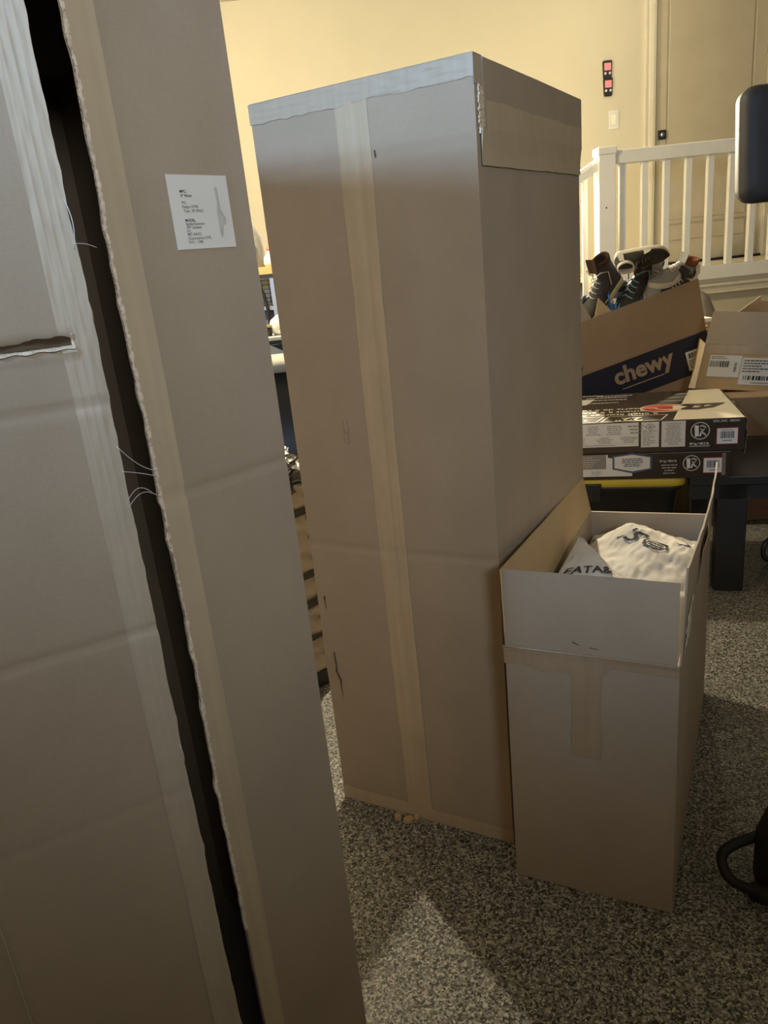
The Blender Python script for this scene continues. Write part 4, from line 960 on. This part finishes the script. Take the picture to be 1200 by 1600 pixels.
shoe(at(1056, 424, YS+.05), orient((-1, -.35, -.10), (-.1, -.45, 1)), .27, 'low', 'white and grey sneaker with rust heel at the carton corner', ('shoe_gr', 'shoe_wh', 'shoe_or', 'shoe_wh', 'shoe_wh'), scale=1.15)
shoe(at(1054, 446, YS+.03), orient((-.8, -.5, -.35), (.35, -.55, .9)), .26, 'low', 'dark sneaker with pale side panels below the grey one', ('shoe_dk', 'gum', 'shoe_dk', 'lace', 'paper'), scale=1.2)
shoe(at(1024, 436, YS+.06), orient((-.3, -.7, -.65), (.0, -.35, 1)), .26, 'low', 'grey sneaker wedged under the top sneaker', ('shoe_gr', 'gum', 'shoe_dk', 'shoe_wh', 'shoe_bl'), scale=1.1)
shoe(at(960, 484, YS+.05), orient((.95, -.25, -.1), (-.3, -.5, 1)), .25, 'low', 'black and bright blue sneaker low between the two boots', ('bluebr', 'shoe_dk', 'shoe_dk', 'bluelace', 'shoe_dk'), scale=1.15)
shoe(at(915, 490, YS+.10), orient((.6, -.4, -.3), (0, -.3, 1)), .26, 'low', 'slate blue sneaker behind the tan flap', ('bluefab', 'shoe_dk', 'shoe_dk', 'lace', None), scale=1.1)
shoe(at(965, 446, YS+.16), orient((.9, .4, .0), (0, -.2, 1)), .27, 'low', 'black sneaker at the back of the heap', ('shoe_dk', 'shoe_gr', 'shoe_dk', 'lace', None), scale=1.15)

# ---- labelled open box beside it
K0 = at(1102, 537, 3.72); H_ = roll_frame(K0, -17, -5.5)
LW, LH, LD, LF = .52, .225, .36, .155
t = thing('labelled_carton', H_(0, 0, -LH), 'open tan carton with two white shipping labels beside the shoe carton', 'cardboard box')
QF = Panel(H_(-.018, 0, -LH), H_(LW, 0, -LH), H_(LW, 0, 0), H_(0, 0, 0), lambda u, v: .003*math.sin(math.pi*u))
sheet('front_panel', 'card_tan', t, QF, 10, 6, .005)
QL = Panel(H_(0, -.0015, 0), H_(LW, -.0015, 0), H_(LW, .025, LF), H_(.022, .025, LF), lambda u, v: .003*math.sin(3*u))
sheet('front_flap', 'card', t, QL, 20, 6, .004, jv=lambda u: (.03*nz(u*8, 1, 1), 0))
sheet('side_panel', 'card_tan', t, Panel(H_(-.018, LD, -LH), H_(-.018, 0, -LH), H_(0, 0, 0), H_(0, LD, 0)), 2, 2, .005)
sheet('side_panel', 'card_tan', t, Panel(H_(LW, 0, -LH), H_(LW, LD, -LH), H_(LW, LD, 0), H_(LW, 0, 0)), 2, 2, .005)
sheet('back_panel', 'card_dark', t, Panel(H_(LW, LD, -LH), H_(0, LD, -LH), H_(0, LD, 0), H_(LW, LD, 0)), 2, 2, .005)
sheet('bottom_panel', 'card_dark', t, Panel(H_(0, LD, -LH), H_(LW, LD, -LH), H_(LW, 0, -LH), H_(0, 0, -LH)), 1, 1, .005)
wedge('back_flap', t, 'card_dark', [H_(.04, LD-.02, .0), H_(LW, LD-.02, .0), H_(LW, LD-.04, .165), H_(.285, LD-.04, .19), H_(.282, LD-.04, .215)], (0, .004, 0))
sheet('corner_tape', 'tape', t, Panel(H_(-.05, .01, -LH), H_(-.02, -.004, -LH), H_(.0, -.004, 0), H_(-.012, .01, .0)), 2, 6, .001, smooth=True)
sheet('seam_tape', 'tape', t, QF, 12, 2, .0005, u0=.02, u1=1.0, v0=.80, v1=.995, off=.001)
def labelQ(px0, py0, px1, py1, seed, kind):
    (x0, y1) = pxP(QF, None, px0, py0); (x1, y0) = pxP(QF, None, px1, py1); y0 = max(y0, .004)
    lb = sheet('shipping_label', 'paper', t, QF, 2, 2, .0004, u0=x0/QF.w, u1=x1/QF.w, v0=y0/QF.h, v1=y1/QF.h, off=.0018)
    w, h = x1-x0, y1-y0
    if kind == 0:
        barcode(QF, lb, x0+.03*w, x0+.62*w, y0+.46*h, y0+.74*h, off=.003, seed=seed)
        barcode(QF, lb, x0+.80*w, x0+.88*w, y0+.25*h, y0+.70*h, off=.003, seed=seed+1, vertical=True)
        textlines(QF, lb, x0+.05*w, x0+.9*w, y0+.82*h, y0+.97*h, 2, seed, mat='ink', off=.003)
    else:
        barcode(QF, lb, x0+.1*w, x0+.95*w, y0+.18*h, y0+.34*h, off=.003, seed=seed)
        textlines(QF, lb, x0+.05*w, x0+.95*w, y0+.45*h, y0+.95*h, 5, seed, mat='ink', off=.003)
        bars_on('small_print', 'inkgrey', lb, QF, [(x0+.3*w, x0+.8*w, y0+.06*h, y0+.09*h)], .003)
labelQ(1106, 555, 1150, 594, 31, 0); labelQ(1156, 563, 1212, 612, 37, 1)
# things glimpsed between the two cartons
t = thing('grey_box_stack', at(1097, 520, 4.5), 'tall grey sack standing between the shoe carton and the labelled carton', 'bag')
rings = []
for k, (px, py, r) in enumerate(((1098, 900, .13), (1098, 700, .13), (1098, 560, .10), (1099, 510, .085), (1098, 485, .07), (1094, 462, .05), (1090, 452, .01))):
    c = at(px, py, 4.5); c = V((at(1098, 520, 4.5).x, 4.5, max(0, c.z))) if py > 550 else c; rings.append([c+V((r*math.cos(a*.524), r*.7*math.sin(a*.524), .01*nz(a, k, 2))) for a in range(12)])
ring_loft('bag_body', 'greyfab', t, rings)
t.name = 'slumped_bag'
for k, (py, lab_) in enumerate(((500, 'upper'), (514, 'lower'))):
    c = at(1101, py, 4.2)
    tag(block('paper_stack', 'creampl' if k == 0 else 'card_tan', None, c.x-.06, c.x+.05, c.y, c.y+.12, c.z-.012, c.z+.008, bv=.002), f'pale folded sheet between the two open cartons, {lab_} one', 'paper')

# ================================================================== RIGHT EDGE: gym bench pad, bag handle, floor items
t = thing('exercise_machine', (1.62, 2.62, 0), 'black gym machine at the right edge with an upright padded backrest', 'gym equipment')
pc_ = at(1163, 228, 2.4); PXc = pc_.x+.17; PZc = pc_.z
TI = math.radians(3)
def padp(x, y, z): return V((PXc+x*math.cos(TI)+z*math.sin(-TI)*-1*0+ -z*math.sin(TI)*-1*0, 2.43+y, PZc+z))+V((-.10*z*0.4, 0, 0))
rings = []
for y, g in ((.045, -.02), (.035, -.004), (.0, 0), (-.024, -.002), (-.036, -.007), (-.044, -.014), (-.049, -.023), (-.052, -.035)):
    rings.append([padp(x, y, z) for x, z in rr(.34+2*g, .325+2*g, .04, 8)])
pad = ring_loft('back_pad', 'vinyl', t, rings, smooth=True)
pad.data.set_sharp_from_angle(angle=1.0)
block('pad_plate', 'blackmetal', t, PXc-.10, PXc+.10, 2.475, 2.49, PZc-.12, PZc+.12)
block('upright_post', 'blackmetal', t, PXc+.30, PXc+.37, 2.49, 2.56, .06, PZc+.05, bv=.006)
block('pad_bracket', 'blackmetal', t, PXc+.02, PXc+.32, 2.48, 2.53, PZc-.03, PZc+.03)
block('base_beam', 'blackmetal', t, PXc+.28, PXc+.39, 2.1, 2.78, 0, .07, bv=.01)
sc = at(1172, 728, 2.75)
t = thing('handled_bag', atz(1235, 1385, 0), 'black bag on the floor at the right edge with a stiff loop handle', 'bag')
def P3(px, py, z): return atz(px, py, z)
loop = [P3(1215, 1400, .03), P3(1190, 1392, .035), P3(1160, 1386, .045), P3(1138, 1372, .06), P3(1128, 1352, .075), P3(1127, 1335, .09), P3(1140, 1322, .10), P3(1165, 1312, .11), P3(1195, 1303, .11), P3(1225, 1298, .10)]
# smooth the loop
def chaikin(p, n=2):
    for _ in range(n):
        q = [p[0]]
        for a, b in zip(p[:-1], p[1:]): q += [a.lerp(b, .25), a.lerp(b, .75)]
        p = q+[p[-1]]
    return p
tube('loop_handle', 'vinyl', t, chaikin(loop), .0125, 10)
rings = []
bc = P3(1275, 1385, 0)
for z, g in ((0, .9), (.02, 1.0), (.12, 1.0), (.19, .85), (.22, .4)):
    rings.append([V((bc.x+(.14)*g*math.cos(a*math.pi/10), bc.y+.13*g*math.sin(a*math.pi/10), z)) for a in range(20)])
ring_loft('bag_body', 'vinyl', t, rings)
tube('handle_base', 'vinyl', t, [P3(1176, 1392, .02), P3(1200, 1400, .03), P3(1240, 1402, .04)], .022, 10)
q = atz(1183, 812, 0)
t = thing('floor_carton', q, 'small pinkish-brown carton on the lit floor under the black table', 'cardboard box')
block('carton_body', 'pinkcard', t, q.x-.075, q.x+.16, q.y, q.y+.2, 0, .17, bv=.003)
wedge('red_flap', t, 'pink', [V((q.x+.02, q.y-.004, .05)), V((q.x+.09, q.y-.02, .07)), V((q.x+.15, q.y-.02, .10)), V((q.x+.06, q.y-.004, .03))], (0, .003, 0))
q = atz(1196, 880, 0)
tag(tube('frame_loop', 'blackmetal', None, chaikin([q+V((.25, 0, .012)), q+V((.06, -.01, .012)), q+V((.0, .0, .015)), q+V((-.012, .01, .05)), q+V((0, .02, .10)), q+V((.06, .025, .125)), q+V((.25, .03, .13))]), .012, 8), 'black bent-tube frame end standing on the floor at the right edge', 'frame')

# ================================================================== THROUGH THE GAP ON THE LEFT
f3 = frame((-.255, 2.56, 0), 42)     # x to the right-back, y to the left-back
# quilted bin
t = thing('padded_bin', f3(-.35, .2, 0), 'grey quilted bin with dark straps and a chrome rim, seen between the tall cartons', 'bin')
def dq(u, v): return .010*math.sin(v*58+2*nz(u*4, v*3, 1))+.006*nz(u*16, v*20, 4)
bw, bd, bh = .46, .42, .80
Q1 = Panel(f3(-bw, 0, .06), f3(0, 0, .06), f3(0, 0, bh), f3(-bw, 0, bh), dq)
sheet('front_panel', 'quilt', t, Q1, 24, 90, .02)
sheet('side_panel', 'quilt', t, Panel(f3(0, 0, .06), f3(0, bd, .06), f3(0, bd, bh), f3(0, 0, bh), dq), 20, 60, .02)
sheet('side_panel', 'quilt', t, Panel(f3(-bw, bd, .06), f3(-bw, 0, .06), f3(-bw, 0, bh), f3(-bw, bd, bh)), 2, 2, .02)
sheet('back_panel', 'quilt', t, Panel(f3(0, bd, .06), f3(-bw, bd, .06), f3(-bw, bd, bh), f3(0, bd, bh)), 2, 2, .02)
for z, h in ((.455, .03), (.335, .028), (.20, .03), (.695, .035)):
    sheet('strap', 'shoe_dk', t, Q1, 16, 3, .003, v0=(z-h/2-.06)/(bh-.06), v1=(z+h/2-.06)/(bh-.06), off=.012, jv=lambda u: (.02*u, .02*u))
block('base', 'tote', t, -bw-.01, .01, -.012, bd+.01, 0, .065, f3, bv=.01)
tube('chrome_rim', 'chrome', t, [f3(x, y, bh+.01) for x, y in ((-bw, 0), (0, 0), (0, bd), (-bw, bd))], .014, 10, closed=True)
# bin liners on top
t = thing('bin_liner_bag', f3(-.22, .2, bh), 'shiny black bin liner heaped on the quilted bin', 'bag')
vs, fs = [], []; n = 30
for j in range(n+1):
    for i in range(n):
        a = 2*math.pi*i/n; v = j/n; r = math.cos(v*math.pi/2)**.6 if v < 1 else .001
        k = 1+.12*nz(math.cos(a)*3, math.sin(a)*3, v*5)+.16*nz(math.cos(a)*9, math.sin(a)*9, v*11)
        vs.append(f3(-.13+.20*r*k*math.cos(a), .20+.22*r*k*math.sin(a), bh-.02+.17*math.sin(v*math.pi/2)*(1+.1*nz(a, v*4, 1))))
for j in range(n):
    for i in range(n): fs.append((j*n+i, j*n+(i+1) % n, (j+1)*n+(i+1) % n, (j+1)*n+i))
fs.append(tuple(reversed(range(n))))
mesh_obj('bag_body', vs, fs, 'bagplastic', t)
tube('bag_knot', 'bagplastic', t, [f3(-.10, .24, bh+.12), f3(-.09, .25, bh+.16), f3(-.07, .26, bh+.19)], lambda k: .03-.02*k, 8)
tag(block('dark_board', 'tote', None, -.40, .05, 0, .02, bh+.024, 1.0, frame((-.53, 2.52, 0), 59), bv=.003), 'dark flat board added on edge across the quilted bin rim to cast a straight shadow', 'board')  # unseen board, added so its top edge shapes the light patch on the floor
# dark tub with grey lid farther back
def gp(px, py, Y): return at(px, py, Y)
z_ = lambda py, Y, px=425: at(px, py, Y).z
Yt = 3.75; xt = at(432, 580, Yt).x
t = thing('lidded_tub', (xt-.1, Yt+.2, 0), 'black tub with a grey lid standing behind the quilted bin', 'tub')
za, zb = z_(582, Yt, 436), z_(566, Yt, 434)
rt = lambda z, g: [V((xt-.1+x, Yt+.22+y, z)) for x, y in rr(.62+2*g, .44+2*g, .06)]
ring_loft('tub_body', 'tote', t, [rt(0, -.05), rt(.4, -.03), rt(za, -.01)])
ring_loft('tub_lid', 'greyp', t, [rt(za, .01), rt(zb-.015, .01), rt(zb, -.01)])
# workbench
Yw = 4.35; xw = at(428, 540, Yw).x; zt = z_(535, Yw, 428)
t = thing('workbench', (xw-.3, Yw+.3, 0), 'cream workbench with a dark edge behind the tall cartons', 'workbench')
block('worktop', 'creampl', t, xw-1.0, xw+.55, Yw, Yw+.6, zt, zt+.03, bv=.004)
block('edge_strip', 'black', t, xw-1.0, xw+.55, Yw-.006, Yw, zt-.012, zt+.01)
block('drawer_front', 'creampl', t, xw-.5, xw+.4, Yw+.02, Yw+.05, zt-.16, zt-.02, bv=.003)
wedge('bracket', t, 'black', [V((xw-.02, Yw+.012, zt-.015)), V((xw+.06, Yw+.012, zt-.015)), V((xw+.06, Yw+.012, zt-.06))], (0, .006, 0))
for x in (xw-.95, xw+.45):
    for y in (Yw+.05, Yw+.5): block('leg', 'steel', t, x, x+.05, y, y+.05, 0, zt)
c = at(437, 517, Yw+.15)
t2 = thing('white_bowl', (c.x, c.y, zt+.03), 'round white helmet-shaped bowl on the cream workbench', 'bowl')
rings = [[V((c.x+.03+r*math.cos(a*math.pi/12), c.y+r*math.sin(a*math.pi/12), zt+.031+h)) for a in range(24)] for r, h in ((.06, 0), (.085, .02), (.09, .05), (.075, .085), (.04, .11), (.01, .118))]
ring_loft('bowl_body', 'creampl', t2, rings)
ring_loft('rim', 'paper', t2, [[V((c.x+.03+r*math.cos(a*math.pi/12), c.y+r*math.sin(a*math.pi/12), zt+.031+h)) for a in range(24)] for r, h in ((.062, .0), (.068, .004), (.070, .010), (.064, .010))])
c = at(419, 521, Yw+.1)
t2 = thing('small_tin', (c.x, c.y, zt+.03), 'small dark tin on the workbench beside the white bowl', 'tin')
rings = [[V((c.x+.025*math.cos(a*math.pi/8), c.y+.025*math.sin(a*math.pi/8), zt+.031+h)) for a in range(16)] for h in (0, .05)]
ring_loft('tin_body', 'shoe_dk', t2, rings)
ring_loft('tin_lid', 'wood', t2, [[V((c.x+.027*math.cos(a*math.pi/8), c.y+.027*math.sin(a*math.pi/8), zt+.081+h)) for a in range(16)] for h in (0, .012)])
# shelf unit at the wall
Ys = 5.3; xs = at(405, 420, Ys).x; zs = z_(430, Ys, 405); zs1 = z_(418, Ys, 405); zm = z_(482, Ys, 415)
t = thing('shelf_unit', (xs, Ys+.2, 0), 'metal shelf unit with a pale wooden top board against the back wall', 'shelf')
block('top_board', 'wood', t, xs-.8, xs+.5, Ys, Ys+.45, zs, zs1, bv=.003)
block('top_frame', 'blackmetal', t, xs-.8, xs+.5, Ys+.005, Ys+.03, zs-.025, zs)
block('shelf', 'steel', t, xs-.8, xs+.5, Ys, Ys+.42, zm-.012, zm+.012)
block('shelf', 'steel', t, xs-.8, xs+.5, Ys, Ys+.42, .30, .32)
xq = at(424, 460, Ys).x
block('upright', 'steel', t, xq-.0, xq+.06, Ys+.01, Ys+.05, 0, zs)
block('upright', 'steel', t, xs-.8, xs-.75, Ys+.01, Ys+.05, 0, zs); block('upright', 'steel', t, xs-.8, xs-.75, Ys+.38, Ys+.42, 0, zs); block('upright', 'steel', t, xs+.44, xs+.5, Ys+.38, Ys+.42, 0, zs)
block('back_board', 'creampl', t, xs-.74, xs+.44, Ys+.43, Ys+.44, zm, zs)
for k in range(7): tube('grid_wire', 'greyp', t, [(xs-.7, Ys+.42, zm+.03+.03*k), (xs+.4, Ys+.42, zm+.03+.03*k)], .003, 5)
for k in range(12): tube('grid_wire', 'greyp', t, [(xs-.3+.05*k, Ys+.415, zm+.02), (xs-.3+.05*k, Ys+.415, zs-.03)], .003, 5)
hz0 = [at(403, 450, Ys-.03), at(410, 455, Ys-.03), at(415, 468, Ys-.03), at(419, 485, Ys-.03), at(422, 505, Ys-.03), at(424, 530, Ys-.03)]
tag(tube('black_hose', 'black', None, chaikin(hz0), .011, 8), 'black hose curving down in front of the metal shelf', 'hose')
c = at(396, 418, Ys+.15)
t2 = thing('grey_bag', (c.x, c.y, zs1), 'grey soft bag standing on the wooden shelf top', 'bag')
rings = []
for k, (h, w, o_) in enumerate(((.002, .10, 0), (.10, .115, .004), (.20, .105, .0), (.29, .075, -.02), (.335, .045, -.035), (.345, .01, -.05))):
    rings.append([V((c.x-.02+o_+w*math.cos(a*math.pi/10)*(1+.05*nz(a, k, 1)), c.y+.06*math.sin(a*math.pi/10), zs1+h)) for a in range(20)])
ring_loft('bag_body', 'greyfab', t2, rings)
tube('carry_strap', 'greyfab', t2, chaikin([V((c.x-.05, c.y-.062, zs1+.15)), V((c.x-.03, c.y-.075, zs1+.05)), V((c.x+.02, c.y-.075, zs1+.05)), V((c.x+.03, c.y-.062, zs1+.15))]), .006, 6)
c = at(418, 413, Ys+.1)
t2 = thing('white_jug', (c.x+.02, c.y, zs1), 'small white jug with a red spot on the wooden shelf top', 'jug')
rings = [[V((c.x+.025+r*math.cos(a*math.pi/10), c.y+r*math.sin(a*math.pi/10), zs1+.001+h)) for a in range(20)] for r, h in ((.035, 0), (.05, .02), (.045, .06), (.02, .085), (.022, .10))]
ring_loft('jug_body', 'creampl', t2, rings)
tube('red_cap', 'pink', t2, [(c.x+.025, c.y, zs1+.10), (c.x+.025, c.y, zs1+.125)], .022, 12)
c = at(414, 508, Ys+.12)
tb = z_(520, Ys+.05, 416)
t2 = thing('blue_bag', (c.x, c.y, tb), 'slate blue cloth bag below the metal shelf', 'bag')
rings = []
for k, (h, w) in enumerate(((.0, .17), (.05, .18), (.10, .16), (.14, .11), (.15, .02))):
    rings.append([V((c.x+w*math.cos(a*math.pi/10)*(1+.08*nz(a, k, 1)), c.y+.09*math.sin(a*math.pi/10), tb+h)) for a in range(20)])
ring_loft('bag_body', 'bluefab', t2, rings)
tube('bag_handle', 'bluefab', t2, chaikin([V((c.x-.04, c.y-.05, tb+.13)), V((c.x-.03, c.y-.06, tb+.17)), V((c.x+.03, c.y-.06, tb+.17)), V((c.x+.04, c.y-.05, tb+.13))]), .006, 6)
tag(block('shelf_crate', 'greyp', None, c.x-.3, c.x+.4, Ys+.05, Ys+.35, .322, tb-.001, bv=.01), 'grey storage crate on the lower metal shelf, under the blue bag', 'crate')

# ---- strip helper properties
for o in bpy.data.objects:
    if '_o' in o: del o['_o']
